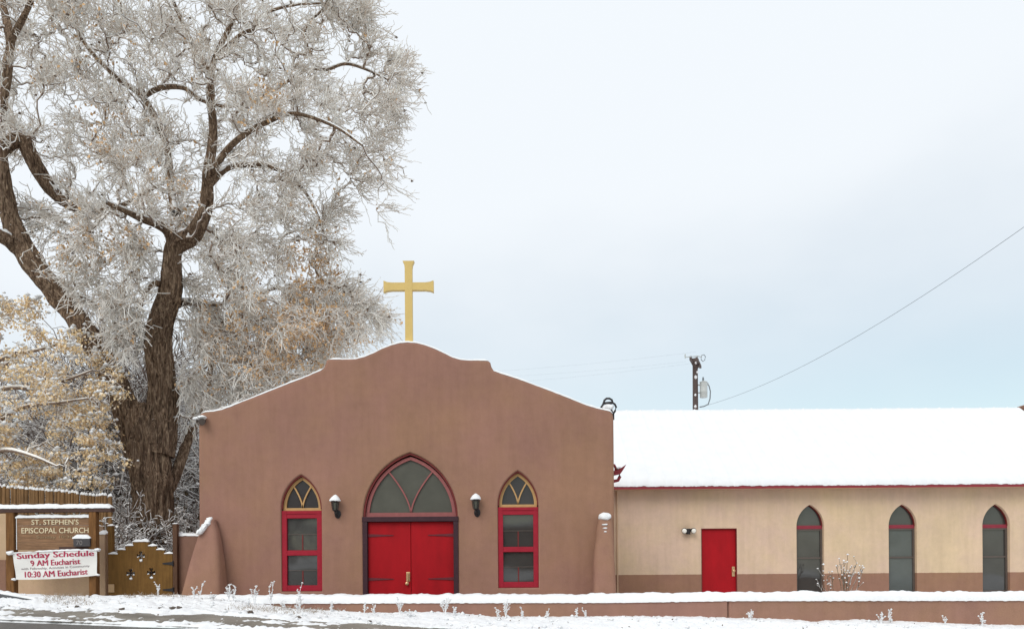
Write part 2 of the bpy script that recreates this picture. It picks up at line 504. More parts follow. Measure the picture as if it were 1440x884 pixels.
# trunk bark: furrows are geometry, colour here
bm_ = Mat('cottonwood bark', 0.95, 0.1)
g_ = bm_.noise(6, 7, 0.74, (3.0, 3.0, 0.55))
g_.node.inputs['Distortion'].default_value = 1.5; n_ = bm_.noise(1.3, 3)
c_ = bm_.ramp(g_, [(0.36, srgb(54, 42, 36)), (0.5, srgb(120, 100, 84)), (0.64, srgb(186, 164, 142))])
c_ = bm_.mix(1.0, c_, bm_.ramp(n_, [(0.3, (0.8, 0.78, 0.76, 1)), (0.7, (1.1, 1.08, 1.05, 1))]), 'MULTIPLY')
zz_ = bm_.sep(bm_.geo.outputs['Normal'])[2]
sn_ = bm_.math('GREATER_THAN', bm_.math('ADD', zz_, bm_.math('MULTIPLY', bm_.math('SUBTRACT', bm_.noise(9, 5, 0.7), 0.5), 0.9)), 0.74)
bm_.color(bm_.mix(sn_, c_, (0.87, 0.88, 0.895, 1))).bump(g_, 0.9, 0.04)
M['bark'] = bm_.m
M['branch'] = bark_snow('snowy branch bark', srgb(140, 120, 106), -0.2, 0.3, 5, 0.6, (0.96, 0.94, 0.91, 1))
M['twig'] = bark_snow('snowy twig', srgb(206, 182, 158), -1.0, -0.4, 9, 0.7, (0.985, 0.968, 0.94, 1), 0.4)
M['fartwig'] = bark_snow('far snowy twig', srgb(138, 122, 114), -0.4, 0.35, 6, 0.55, (0.9, 0.89, 0.88, 1))
M['dryleaf'] = bark_snow('snow dusted dry leaf', srgb(204, 168, 128), 0.25, 1.0, 3, 0.7, (0.94, 0.905, 0.86, 1), 0.3)
M['goldleaf'] = bark_snow('snow dusted golden leaf', srgb(240, 212, 166), -0.1, 0.85, 5, 0.75, (0.93, 0.90, 0.85, 1), 0.3)

# pavement materials
ma = Mat('wet asphalt', 0.55, 0.4)
ma.color(ma.mix(1.0, ma.ramp(ma.noise(2.0, 5, 0.65), [(0.3, srgb(84, 82, 80)), (0.7, srgb(112, 109, 106))]), ma.ramp(ma.noise(90, 2), [(0.3, (0.8, 0.8, 0.8, 1)), (0.7, (1.15, 1.15, 1.15, 1))]), 'MULTIPLY'))
ma.bump(ma.noise(110, 3), 0.5, 0.01); M['asphalt'] = ma.m
mp_ = Mat('wet pavement', 0.6, 0.35)
mp_.color(mp_.mix(1.0, mp_.ramp(mp_.noise(1.6, 6, 0.65), [(0.3, srgb(112, 106, 98)), (0.7, srgb(150, 144, 134))]), mp_.ramp(mp_.noise(60, 3), [(0.3, (0.8, 0.8, 0.8, 1)), (0.7, (1.15, 1.15, 1.15, 1))]), 'MULTIPLY'))
mp_.bump(mp_.noise(70, 3), 0.5, 0.01); M['pave'] = mp_.m

# ------------------------------------------------------------------ ground, pavement, road
def profile(pairs, D):
    q = Pn([p[0] for p in pairs], [p[1] for p in pairs], D)
    return q[:, 0], q[:, 2]
WALLY = 14.0
L_wall = profile([(-200, 822), (0, 834), (100, 837), (250, 838), (310, 840), (350, 845), (408, 855), (440, 857), (535, 861), (632, 860), (700, 866), (890, 866), (977, 866), (1111, 870), (1147, 873), (1203, 870), (1317, 875), (1440, 878), (1700, 884)], WALLY)
L_back = profile([(-200, 846), (0, 853), (100, 856), (200, 858), (300, 861), (457, 871), (583, 879), (700, 884), (1440, 915), (1700, 925)], 12.8)
L_front = profile([(-200, 863), (0, 870.5), (97, 874), (233, 879.5), (480, 890), (720, 902), (1440, 932)], 11.5)
def zi(L, x): return np.interp(x, L[0], L[1])
def z_road(x): return 0.487 - 0.042 * (np.asarray(x) + 7.34)
def z_walk(x, y):
    t = np.clip((y - 11.5) / (12.8 - 11.5), 0, 1)
    return zi(L_front, x) * (1 - t) + zi(L_back, x) * t
def z_lot(x, y):
    t = np.clip((np.asarray(x) + 8.2) / 1.6, 0, 1); t = t * t * (3 - 2 * t)
    return 0.5 * (1 - t)
def sm(a, b, v):
    t = np.clip((v - a) / (b - a), 0, 1); return t * t * (3 - 2 * t)
def ground_z(x, y):
    n = N3(x * 1.3, y * 1.3, 0.3); n2 = N3(x * 5, y * 5, 1.3); n3 = N3(x * 15, y * 15, 2.1); n4 = N3(x * 40, y * 40, 4.1)
    if y >= 14.0:
        t = float(sm(14.0, 14.7, y)); base = zi(L_wall, x) * (1 - t) + z_lot(x, y) * t
        return base + 0.02 * n + 0.012 * n2 + 0.006 * n3
    if y >= 12.8:
        t = (y - 12.8) / 1.2; tt = t ** 0.75
        base = zi(L_back, x) * (1 - tt) + zi(L_wall, x) * tt
        lump = 0.03 * n + 0.035 * n2 + 0.022 * n3 + 0.012 * n4
        return base + 0.03 * math.sin(math.pi * t) + lump * (0.35 + 0.65 * math.sin(math.pi * min(1, t * 1.05))) + 0.012 * n3
    if y >= 11.4:
        s_ = float(z_walk(x, y))
        edge = float(sm(12.45, 12.8, y)) * 0.05 + 0.045 * math.exp(-((y - 11.56 - 0.04 * N3(x * 2, 3.3)) / 0.07) ** 2)
        pat = 0.055 * N3(x * 0.9, y * 3.0, 7.7) + 0.04 * n2 + 0.03 * n3 + 0.02 * n4
        kerb = -0.12 * float(1 - sm(11.4, 11.52, y))
        return s_ + pat - 0.018 + edge + kerb
    zr = float(z_road(x)) if y > -9 else float(z_road(x)) + 0.25 * float(sm(-9, -10, y))
    far = 1.0
    if y < -9: return zr + 0.03 * n
    return zr - 0.05 * far + (1 - far) * (0.02 + 0.03 * n2 + 0.02 * n3)
xs = np.unique(np.concatenate([np.linspace(-150, -14, 24), np.linspace(-14, -10, 20), np.linspace(-10, 10.5, 640), np.linspace(10.5, 20, 40), np.linspace(20, 150, 24)]).round(4))
ys = np.unique(np.concatenate([np.linspace(-140, -12, 16), np.linspace(-11, -8, 10), np.linspace(-7, 10.5, 14), np.linspace(10.7, 14.3, 120), np.linspace(14.35, 16.5, 20), np.linspace(17, 40, 24), np.linspace(45, 600, 14)]).round(4))
V = np.array([(x, y, ground_z(x, y)) for y in ys for x in xs])
nx = len(xs); ii = np.arange(len(ys) - 1)[:, None] * nx + np.arange(nx - 1)[None, :]
Fq = np.stack([ii, ii + 1, ii + 1 + nx, ii + nx], -1).reshape(-1, 4)
o = np_obj('snow_ground', V, Fq, M['snow'], None, True); o['kind'] = 'structure'

def sheet(name, x0, x1, y0, y1, zf, nx, ny, mat):
    X = np.linspace(x0, x1, nx); Y = np.linspace(y0, y1, ny)
    V = np.array([(x, y, float(zf(x, y))) for y in Y for x in X])
    ii = np.arange(ny - 1)[:, None] * nx + np.arange(nx - 1)[None, :]
    Fq = np.stack([ii, ii + 1, ii + 1 + nx, ii + nx], -1).reshape(-1, 4)
    o = np_obj(name, V, Fq, mat, None, True); o['kind'] = 'structure'
    return o
sheet('road', -60, 60, -9.0, 11.485, lambda x, y: z_road(x), 160, 8, M['asphalt'])
sheet('pavement', -30, 30, 11.488, 12.9, z_walk, 300, 12, M['pave'])

# ------------------------------------------------------------------ low wall in front
lw = Thing('low_wall', 'long low brown stucco wall with thick snow on top before the buildings', 'wall', (0, WALLY + 0.17, 0))
def cap_z(px): return P(px, np.interp(px, [0, 300, 600, 865, 1026, 1440, 1800], [849, 846.5, 845.5, 845, 842.5, 842, 840]), WALLY)
for a, b, dz in ((120, 1024, 0), (1024.6, 1750, 0.012)):
    mb = MB(); n = 60
    top = [cap_z(a + (b - a) * i / n) for i in range(n + 1)]
    outer = [(top[0].x, -0.7)] + [(top[-1].x, -0.7)] + [(p.x, p.z + dz + 0.006 * N3(p.x * 2, 1)) for p in reversed(top)]
    lw.part('wall_section', wall_panel(outer, [], WALLY + (0.0 if a < 500 else 0.006), 0.34, 0.045), M['low'], smooth=True)
mb = MB()
mb.snow([cap_z(120 + (1750 - 120) * i / 60) + Vector((0, 0.17, -0.012)) for i in range(61)], 0.36, 0.142, over=0.014, seed=2.0, rag=0.2, sec=13, step=0.035)
lw.part('snow_cap', mb, M['snow'], smooth=True)

# ------------------------------------------------------------------ chapel
FY = 15.6
def f2(px, py, D=FY):
    p = P(px, py, D); return (p.x, p.z)
ch = Thing('church', 'small brown stucco church with curved parapet and red double doors', 'church', (-2.0, FY + 5, 0))
prof_px = [(279, 640), (279, 600), (279.5, 586), (282, 580), (288, 578), (300, 577), (312, 574.5), (325, 570), (340, 563.5), (370, 552), (400, 540), (425, 530.5), (440, 524), (450, 520), (455, 516.5), (457.5, 511), (459, 506), (463, 504), (480, 504), (500, 503.5), (512, 500.5), (524, 495.5), (537, 489), (550, 484), (562, 481), (574, 480), (586, 481), (598, 484), (610, 488.5), (625, 495.5), (637, 501.5), (648, 504.5), (660, 505.5), (676, 505.5), (686, 506), (689.5, 509), (691, 515), (694, 520), (705, 524), (730, 532), (760, 543), (790, 554.5), (810, 562.5), (825, 568.5), (840, 573), (852, 575.5), (858, 577), (861.5, 580), (863, 588), (863.5, 640)]
top = [f2(*q) for q in prof_px]
outer = [(top[0][0], -0.25), (top[-1][0], -0.25)] + top[::-1]

def win_geo(pxc, half, py_apex, py_spring, py_bot, D):
    c = P(pxc, py_spring, D); a = half / F * D
    return dict(cx=c.x, a=a, zs=c.z, rise=(py_spring - py_apex) / F * D, zb=c.z - (py_bot - py_spring) / F * D)
W1 = win_geo(423.5, 28.5, 667, 715, 831, FY)
W2 = win_geo(728.5, 28.5, 661.5, 710, 826, FY)
DR = win_geo(577, 66.5, 636, 726, 726, FY)
sxy = FY / F
hole1 = arch(W1['cx'], W1['a'], W1['zs'], W1['rise'], W1['zb'])
hole2 = arch(W2['cx'], W2['a'], W2['zs'], W2['rise'], W2['zb'])
hole3 = arch(DR['cx'], DR['a'], DR['zs'], DR['rise'], 0.0, 20)
ch.part('facade_wall', wall_panel(outer, [hole1, hole2, hole3], FY, 0.42, 0.05, 0.025), M['stucco'], smooth=True)
# side walls, back wall and the roof behind the parapet
xl, xr = top[0][0] + 0.06, top[-1][0] - 0.06
ze = top[4][1] - 0.5
mb = MB()
mb.box(xl, xl + 0.35, FY + 0.425, FY + 11, -0.2, ze); ch.part('side_wall', mb, M['stucco'])
mb = MB(); mb.box(xr - 0.35, xr, FY + 0.425, FY + 11, -0.2, ze); ch.part('side_wall', mb, M['stucco'])
mb = MB(); mb.box(xl, xr, FY + 11.003, FY + 11.35, -0.2, ze); ch.part('back_wall', mb, M['stucco'])
xm = (xl + xr) / 2; zr_ = ze + 1.0
mb = MB(); mb.prism([(xl - 0.02, ze + 0.003), (xr + 0.02, ze + 0.003), (xr + 0.02, ze + 0.08), (xm, zr_), (xl - 0.02, ze + 0.08)], FY + 0.43, FY + 11.3)
ch.part('roof', mb, M['snow'])
# snow along the parapet
mb = MB()
def par_pts(seq): return [Vector((f2(*q)[0], FY + 0.2, f2(*q)[1] - 0.01)) for q in seq]
for k, (a, b) in enumerate(((3, 14), (17, 34), (37, 47))):
    mb.snow(par_pts(prof_px[a:b + 1]), 0.38, 0.044, over=0.004, seed=5.0 + k, rag=0.35, step=0.03)
ch.part('parapet_snow', mb, M['snow'], smooth=True)

def tracery_pts(w, inset, n=14):
    """two bars that spring from the middle of the transom and bend out to the arch"""
    a, r = w['a'] - inset, w['rise'] - inset * 1.6
    ctl = ((0, 0), (0.17, 0.33), (0.33, 0.57), (0.53, 0.77))
    out = []
    for sgn in (-1, 1):
        pts = []
        for i in range(n + 1):
            z = ctl[-1][1] * i / n
            x = 0.53 * (i / n) ** 1.6
            pts.append((w['cx'] + sgn * x * a, w['zs'] + z * r))
        out.append(pts)
    return out

def chapel_window(w, D, lab):
    y = D + 0.10
    px = D / F
    a = w['a']
    arch_out = arch(w['cx'], a - 0.004, w['zs'], w['rise'] - 0.006)
    # red painted lining of the reveal
    mb = MB(); mb.strip(arch(w['cx'], a - 0.012, w['zs'], w['rise'] - 0.015), 0.022, D + 0.03, y + 0.03)
    win = ch.part('window', mb, M['rededge'], label=lab)
    mb = MB(); mb.strip(arch(w['cx'], a - 0.052, w['zs'] + 0.02, w['rise'] - 0.085), 0.055, y, y + 0.05)
    mb.box(w['cx'] - a + 0.024, w['cx'] + a - 0.024, y - 0.006, y + 0.05, w['zs'] - 0.03, w['zs'] + 0.022)
    ch.part('arch_frame', mb, M['yellow'], win)
    mb = MB()
    for pts in tracery_pts(w, 0.07):
        if len(pts) > 1: mb.strip([(x, z + 0.02) for x, z in pts], 0.026, y + 0.005, y + 0.04)
    ch.part('tracery', mb, M['yellow'], win)
    mb = MB(); mb.prism(arch(w['cx'], a - 0.03, w['zs'] - 0.02, w['rise'] - 0.04), y + 0.043, y + 0.05 + 0.01)
    ch.part('arch_pane', mb, M['glassdark'], win)
    # sash below the transom
    zt, zb, x0, x1 = w['zs'] - 0.032, w['zb'], w['cx'] - a, w['cx'] + a
    H = zt - zb
    st = 0.10
    rails = [(zt - 0.155, zt), (zt - 0.155 - 0.62 - 0.11, zt - 0.155 - 0.62), (zb, zb + 0.12)]
    fr = MB()
    fr.box(x0 + 0.002, x0 + st, y - 0.06, y + 0.02, zb + 0.004, zt, 0.006); fr.box(x1 - st, x1 - 0.002, y - 0.06, y + 0.02, zb + 0.004, zt, 0.006)
    for (b, t) in rails: fr.box(x0 + st - 0.004, x1 - st + 0.004, y - 0.052, y + 0.02, b + 0.005, t - 0.003, 0.005)
    fr.box(x0 + 0.02, x1 - 0.02, y - 0.066, y - 0.045, zt - 0.06, zt - 0.045)
    ch.part('sash_frame', fr, M['sash'], win)
    mids = [((rails[1][1] + rails[0][0]) / 2), ((rails[2][1] + rails[1][0]) / 2)]
    for k, (b, t) in enumerate(((rails[1][1], rails[0][0]), (rails[2][1], rails[1][0]))):
        for (p, q) in ((b, mids[k]), (mids[k], t)):
            mb = MB(); mb.box(x0 + st - 0.01, x1 - st + 0.01, y + (0.0 if p == b else 0.004), y + 0.012, p, q)
            ch.part('pane', mb, M['glass'], win)
        mb = MB(); mb.box(x0 + st, x1 - st, y - 0.012, y - 0.001, mids[k] - 0.007, mids[k] + 0.007)
        ch.part('glazing_bar', mb, M['bronze'], win)
        mb = MB(); mb.box(w['cx'] - 0.012, w['cx'] + 0.012, y - 0.008, y - 0.0015, b, mids[k] - 0.008)
        ch.part('mullion', mb, M['rededge'], win)
    return win
chapel_window(W1, FY, 'pointed red sash window beside the left lantern')['label'] = 'pointed red sash window with diagonal reflections'
chapel_window(W2, FY, 'pointed red sash window nearer the cream wing')

# fanlight over the doors
w = DR; y = FY + 0.09
mb = MB(); mb.strip(arch(w['cx'], w['a'] - 0.018, w['zs'], w['rise'] - 0.02, None, 20), 0.035, FY + 0.035, y + 0.03)
fan = ch.part('fanlight', mb, M['rededge'])
mb = MB(); mb.strip(arch(w['cx'], w['a'] - 0.075, w['zs'], w['rise'] - 0.10, None, 20), 0.062, y, y + 0.05)
mb.box(w['cx'] - w['a'] + 0.038, w['cx'] + w['a'] - 0.038, y - 0.005, y + 0.05, w['zs'] + 0.002, w['zs'] + 0.085)
ch.part('arch_frame', mb, M['pink'], fan)
mb = MB()
for pts in tracery_pts(w, 0.11): mb.strip([(x, z + 0.06) for x, z in pts], 0.026, y + 0.008, y + 0.04)
ch.part('tracery', mb, M['pink'], fan)
mb = MB(); mb.prism(arch(w['cx'], w['a'] - 0.05, w['zs'] + 0.01, w['rise'] - 0.07, None, 20), y + 0.042, y + 0.055)
ch.part('pane', mb, M['fan'], fan)
# doors
zl = w['zs']; x0, x1 = w['cx'] - w['a'] - 0.012, w['cx'] + w['a'] + 0.012
mb = MB()
mb.box(x0 - 0.004, x1 + 0.004, FY - 0.03, FY + 0.16, zl - 0.095, zl, 0.006)
mb.box(x0 + 0.003, x0 + 0.095, FY - 0.025, FY + 0.16, 0.0, zl - 0.097, 0.006)
mb.box(x1 - 0.095, x1 - 0.003, FY - 0.025, FY + 0.16, 0.0, zl - 0.097, 0.006)
ch.part('door_frame', mb, M['plum'])
dx0, dx1 = x0 + 0.098, x1 - 0.098; dm = (dx0 + dx1) / 2
for k, (a, b) in enumerate(((dx0, dm - 0.004), (dm + 0.004, dx1))):
    mb = MB(); mb.box(a, b, FY + 0.06, FY + 0.115, 0.02, zl - 0.10, 0.008)
    door = ch.part('door', mb, M['red'])
    for zz in (P(577, 752, FY).z, P(577, 813.5, FY).z):
        mb = MB(); L = 0.50
        xa, xb = (a, a + L) if k == 0 else (b, b - L)
        mb.prism([(xa, zz - 0.030), (xb, zz - 0.008), (xb, zz + 0.008), (xa, zz + 0.030)] if k == 0 else [(xb, zz - 0.008), (xa, zz - 0.030), (xa, zz + 0.030), (xb, zz + 0.008)], FY + 0.047, FY + 0.0595)
        ch.part('strap_hinge', mb, M['hinge'], door)
    if k == 0:
        c = P(574, 810, FY); mb = MB()
        mb.box(c.x - 0.045, c.x + 0.03, FY + 0.045, FY + 0.0595, c.z - 0.10, c.z + 0.09, 0.01)
        mb.tube([(c.x, FY + 0.05, c.z + 0.06), (c.x, FY - 0.01, c.z + 0.05), (c.x, FY - 0.01, c.z - 0.06), (c.x, FY + 0.05, c.z - 0.075)], 0.012, 8)
        ch.part('door_handle', mb, M['brass'], door)
        c = P(572, 820, FY); mb = MB(); mb.lathe((c.x, FY + 0.059, c.z), [(0.034, 0), (0.034, 0.012), (0.014, 0.02), (0.014, 0.04), (0.03, 0.05), (0.03, 0.065), (0.012, 0.072)], 14, 'y')
        ch.part('door_knob', mb, M['brass'], door)
mb = MB(); mb.box(x0 - 0.3, x1 + 0.3, FY - 1.1, FY - 0.03, -0.15, 0.10, 0.02)
ch.part('door_step', mb, M['concrete'])

# battered buttresses
def loft(rows):
    """rows: (z, x0, x1, y0, y1, corner radius) rounded rectangles, closed at both ends"""
    mb = MB(); n = 0
    for (z, xa, xb, ya, yb, r) in rows:
        pts = []
        for (cx, cy, a0) in ((xb - r, yb - r, 0), (xa + r, yb - r, 90), (xa + r, ya + r, 180), (xb - r, ya + r, 270)):
            for k in range(5):
                t = R(a0 + 22.5 * k); pts.append((cx + r * math.cos(t), cy + r * math.sin(t), z))
        n = len(pts); mb.v += pts
    m = len(rows)
    for i in range(m - 1):
        for k in range(n): mb.f.append((i * n + k, i * n + (k + 1) % n, (i + 1) * n + (k + 1) % n, (i + 1) * n + k))
    mb.f.append(tuple(reversed(range(n)))); mb.f.append(tuple((m - 1) * n + k for k in range(n)))
    return mb
def butt(rows_px, D, front0, front1, snowpart, lab):
    rows = []
    z_lo, z_hi = P(300, rows_px[0][0], D).z, P(300, rows_px[-1][0], D).z
    ks = np.linspace(0, 1, 14)
    for k in ks:
        py = rows_px[0][0] + (rows_px[-1][0] - rows_px[0][0]) * k
        a = np.interp(py, [r[0] for r in rows_px][::-1], [r[1] for r in rows_px][::-1]); b = np.interp(py, [r[0] for r in rows_px][::-1], [r[2] for r in rows_px][::-1])
        pa, pb = P(a, py, D), P(b, py, D)
        front = front0 + (front1 - front0) * k
        rows.append((pa.z, pa.x, pb.x, FY - front, FY - 0.004, min(0.10, (pb.x - pa.x) * 0.42, front * 0.42)))
    z, xa, xb, ya, yb, r = rows[-1]
    for q, s_ in ((0.03, 0.93), (0.05, 0.8), (0.06, 0.55)):
        cx = (xa + xb) / 2; h = (xb - xa) / 2 * s_; rows.append((z + q, cx - h, cx + h, yb - (yb - ya) * s_, yb, min(r, h * 0.5, (yb - ya) * s_ * 0.45)))
    return ch.part('buttress', loft(rows), M['stucco'], smooth=True, label=lab)
b1 = butt([(880, 256, 322), (835, 263, 317), (790, 270, 312), (760, 276, 307.5), (740, 281, 303), (733, 284, 300)], 15.35, 0.75, 0.22, True, 'tapered stucco buttress with patchy snow near the wooden gate')
b2 = butt([(880, 830, 865.5), (835, 832.5, 864.5), (780, 835, 863.5), (750, 839, 863), (735, 841, 862.5), (729, 843, 862)], 15.35, 0.75, 0.22, True, 'tapered stucco buttress topped with a snow lump')
mb = MB(); c = P(289, 737, 15.3)
for k in range(7): mb.blob((c.x + random.uniform(-0.02, 0.02) + 0.035 - 0.022 * k, 15.44 - 0.028 * k, c.z + 0.10 - 0.042 * k), (0.062, 0.075, 0.05), 2, 0.22, k)
ch.part('snow_patch', mb, M['snow'], b1, smooth=True)
mb = MB(); c = P(852, 728, 15.3); mb.blob((c.x, 15.46, c.z + 0.03), (0.125, 0.14, 0.085), 3, 0.10, 3)
for k in range(3): mb.blob((c.x - 0.01, 15.34 - 0.01 * k, c.z - 0.12 - 0.07 * k), (0.06 - 0.015 * k, 0.02, 0.014), 2, 0.3, k)
ch.part('snow_patch', mb, M['snow'], b2, smooth=True)

# cross on the parapet
cb = P(573.5, 480, FY)
cr = Thing('roof_cross', 'gold painted cross with flared ends standing on the church parapet', 'cross', (cb.x, FY + 0.21, cb.z))
px = FY / F
mid, zc, ht = cb.x, P(573.5, 398.5, FY).z, P(573.5, 362.5, FY).z
mb = MB(); e = 5.2 * px; fl = 8.2 * px; Hh = 35.5 * px
shaft = [(mid - 6.0 * px, cb.z - 0.03), (mid + 6.0 * px, cb.z - 0.03), (mid + e, cb.z + 0.10), (mid + e, zc - 5.5 * px), (mid + e, zc + 5.5 * px), (mid + e, ht - 10 * px), (mid + 5.9 * px, ht - 5 * px), (mid + fl, ht), (mid - fl, ht), (mid - 5.9 * px, ht - 5 * px), (mid - e, ht - 10 * px), (mid - e, cb.z + 0.10)]
mb.prism(shaft, FY + 0.15, FY + 0.27); cr.part('upright', mb, M['gold'])
mb = MB(); e2 = 5.4 * px
arm = [(mid - Hh, zc - fl), (mid - Hh + 5 * px, zc - 6.2 * px), (mid - Hh + 12 * px, zc - e2), (mid + Hh - 12 * px, zc - e2), (mid + Hh - 5 * px, zc - 6.2 * px), (mid + Hh, zc - fl), (mid + Hh, zc + fl), (mid + Hh - 5 * px, zc + 6.2 * px), (mid + Hh - 12 * px, zc + e2), (mid - Hh + 12 * px, zc + e2), (mid - Hh + 5 * px, zc + 6.2 * px), (mid - Hh, zc + fl)]
mb.prism(arm, FY + 0.155, FY + 0.265)
cr.part('crossbar', mb, M['gold'])

# wall lanterns
def lantern(px_, py_top, label):
    c = P(px_, py_top, FY); s_ = FY / F
    t = Thing('wall_lantern', label, 'lantern', (c.x, FY, c.z - 0.4), 'lanterns flanking the church doors')
    yl = FY - 0.14
    z = lambda d: c.z - d * s_
    mb = MB(); mb.lathe((c.x + 0.02, FY + 0.0, z(26)), [(0.062, 0.0), (0.062, 0.015), (0.04, 0.03), (0.02, 0.035)], 18, 'y')
    for v_ in range(len(mb.v)): mb.v[v_] = (mb.v[v_][0], mb.v[v_][1], z(26) + (mb.v[v_][2] - z(26)) * 1.35)
    t.part('backplate', mb, M['iron'])
    mb = MB(); mb.tube([(c.x + 0.02, FY - 0.02, z(27)), (c.x + 0.012, FY - 0.09, z(29)), (c.x, yl, z(25)), (c.x, yl, z(21.5))], [0.016, 0.016, 0.02, 0.03], 8)
    t.part('arm', mb, M['iron'])
    mb = MB(); mb.lathe((c.x, yl, z(21.5)), [(0.03, -0.012), (0.05, 0.0), (0.052, 0.012)], 6)
    for k in range(6):
        a = R(60 * k); mb.tube([(c.x + 0.052 * math.cos(a), yl + 0.052 * math.sin(a), z(21)), (c.x + 0.075 * math.cos(a), yl + 0.075 * math.sin(a), z(9))], 0.007, 5)
    mb.lathe((c.x, yl, z(9.5)), [(0.08, 0), (0.095, 0.008), (0.095, 0.018), (0.05, 0.07), (0.012, 0.10), (0.018, 0.115), (0.004, 0.14)], 6)
    t.part('cage', mb, M['iron'])
    mb = MB(); mb.lathe((c.x, yl, z(20.7)), [(0.043, 0), (0.064, 0.145), (0.05, 0.148)], 6)
    t.part('glass', mb, M['fan'])
    mb = MB(); mb.lathe((c.x, yl, z(20)), [(0.018, 0), (0.022, 0.05), (0.018, 0.10), (0.006, 0.12)], 10); t.part('bulb', mb, M['lampglass'])
    mb = MB(); mb.lathe((c.x, yl, z(8.6)), [(0.09, 0.0), (0.108, 0.012), (0.10, 0.04), (0.066, 0.085), (0.03, 0.115), (0.008, 0.125)], 14)
    for v_ in range(len(mb.v)):
        q = Vector(mb.v[v_]); nn = N3(q.x * 16, q.y * 16, q.z * 16) * 0.014
        mb.v[v_] = (q.x + nn, q.y + nn, q.z + nn * 0.8)
    t.part('snow_cap', mb, M['snow'], smooth=True)
lantern(473.5, 696.5, 'black wall lantern with snow cap beside the window with diagonal reflections')
lantern(669.5, 694.5, 'black wall lantern with snow cap between the doors and the window nearest the wing')

# floodlight at the parapet corner
c = P(285, 592, FY)
t = Thing('floodlight', 'small dark floodlight with snow on the church corner below the parapet', 'floodlight', (c.x, FY, c.z))
mb = MB(); mb.tube([(c.x + 0.02, FY + 0.002, c.z), (c.x + 0.02, FY - 0.07, c.z)], [0.045, 0.045], 12); t.part('bracket', mb, M['iron'])
mb = MB(); mb.tube([(c.x + 0.03, FY - 0.07, c.z + 0.01), (c.x + 0.06, FY - 0.20, c.z - 0.05)], [0.045, 0.065], 12); t.part('lamp_head', mb, M['bronze'])
mb = MB(); mb.tube([(c.x - 0.02, FY - 0.04, c.z + 0.01), (c.x - 0.10, FY - 0.08, c.z + 0.0)], [0.028, 0.04], 10); t.part('lamp_head', mb, M['bronze'])
mb = MB(); mb.blob((c.x + 0.03, FY - 0.10, c.z + 0.06), (0.085, 0.09, 0.04), 2, 0.2, 1); mb.blob((c.x - 0.09, FY - 0.07, c.z + 0.04), (0.075, 0.05, 0.035), 2, 0.2, 2); t.part('snow_cap', mb, M['snow'], smooth=True)

# iron bell cradle behind the parapet corner
c = P(856, 578, 16.3); s_ = 16.3 / F
t = Thing('iron_bell_cradle', 'black wrought iron bell cradle with snow behind the parapet corner', 'bell', (c.x, 16.3, ze + 0.1))
mb = MB()
yy = 16.3
def pp(lst): return [(P(a, b, 16.3).x, yy, P(a, b, 16.3).z) for a, b in lst]
mb.tube(pp([(845, 584), (845, 573), (847.5, 569.5), (849, 566), (850, 562.5), (853, 560), (857, 560), (860.5, 562), (861.5, 566), (864.5, 568), (866.5, 572), (865, 577.5), (862.5, 581), (862.5, 590)]), 0.022, 8)
t.part('cradle_frame', mb, M['iron'])
mb = MB(); cc = P(855, 571, 16.3); mb.lathe((cc.x, yy, cc.z - 0.16), [(0.12, 0), (0.115, 0.02), (0.085, 0.10), (0.07, 0.16), (0.03, 0.19)], 16); t.part('bell', mb, M['iron'], smooth=True)
mb = MB(); mb.tube(pp([(850, 567), (861, 566)]), 0.03, 8); t.part('yoke', mb, M['iron'])
mb = MB(); mb.blob((cc.x, yy - 0.03, cc.z - 0.03), (0.115, 0.11, 0.07), 2, 0.15, 4); t.part('snow_cap', mb, M['snow'], smooth=True)
mb = MB(); mb.box(cc.x - 0.25, xr - 0.06, yy - 0.1, yy + 0.1, ze - 0.3, cc.z - 0.155); t.part('pedestal', mb, M['stucco'])

# red rain head on the side wall
c = P(864, 660, 16.6)
t = Thing('rain_spout', 'dark red rain spout with curved pipe on the church side wall', 'spout', (xr, 16.6, c.z - 0.3))
q = lambda a, b: (P(a, b, 16.6).x, 16.6, P(a, b, 16.6).z)
mb = MB(); mb.prism([q(863, 662)[::2], q(868.5, 661)[::2], q(880, 653)[::2], q(876, 660)[::2], q(872, 666)[::2], q(863, 668)[::2]], 16.5, 16.7); t.part('rain_head', mb, M['fascia'])
mb = MB(); mb.tube([q(871, 664), q(871.5, 670), q(869, 675), q(864, 676), q(855, 675)], 0.035, 10); t.part('pipe', mb, M['fascia'], smooth=True)
mb = MB(); mb.tube([q(855, 653), q(864, 654), q(866, 658), q(866, 664)], 0.03, 10); t.part('pipe', mb, M['fascia'], smooth=True)
mb = MB(); mb.blob((q(870, 659)[0], 16.6, q(870, 659)[2] + 0.01), (0.07, 0.1, 0.035), 2, 0.2, 1); t.part('snow_cap', mb, M['snow'], smooth=True)

# ------------------------------------------------------------------ wing
WY = 21.0; WX1 = 16.0
wg = Thing('church_wing', 'long cream stucco wing with snow covered gable roof and arched windows', 'building', (9, WY + 3.5, 0))
we = P(1150, 684.5, WY - 0.4).z
wx0 = xr + 0.003
wins = [win_geo(1139.5, 19.2, 709, 740, 828, WY), win_geo(1269.5, 19.6, 708.5, 739, 828, WY), win_geo(1401, 19.2, 708, 738.5, 828, WY), win_geo(1532, 19.2, 707.5, 738, 828, WY)]
for w in wins: w['zb'] = 0.32
dA, dB = P(986.5, 743, WY), P(1035.5, 743, WY)
holes = [arch(w['cx'], w['a'], w['zs'], w['rise'], w['zb']) for w in wins]
holes.append([(dA.x, 0.02), (dB.x, 0.02), (dB.x, dA.z), (dA.x, dA.z)])
wg.part('front_wall', wall_panel([(wx0, -0.25), (WX1, -0.25), (WX1, we + 0.15), (wx0, we + 0.15)], holes, WY, 0.35, 0.0, 0.012), M['tan'], smooth=True)
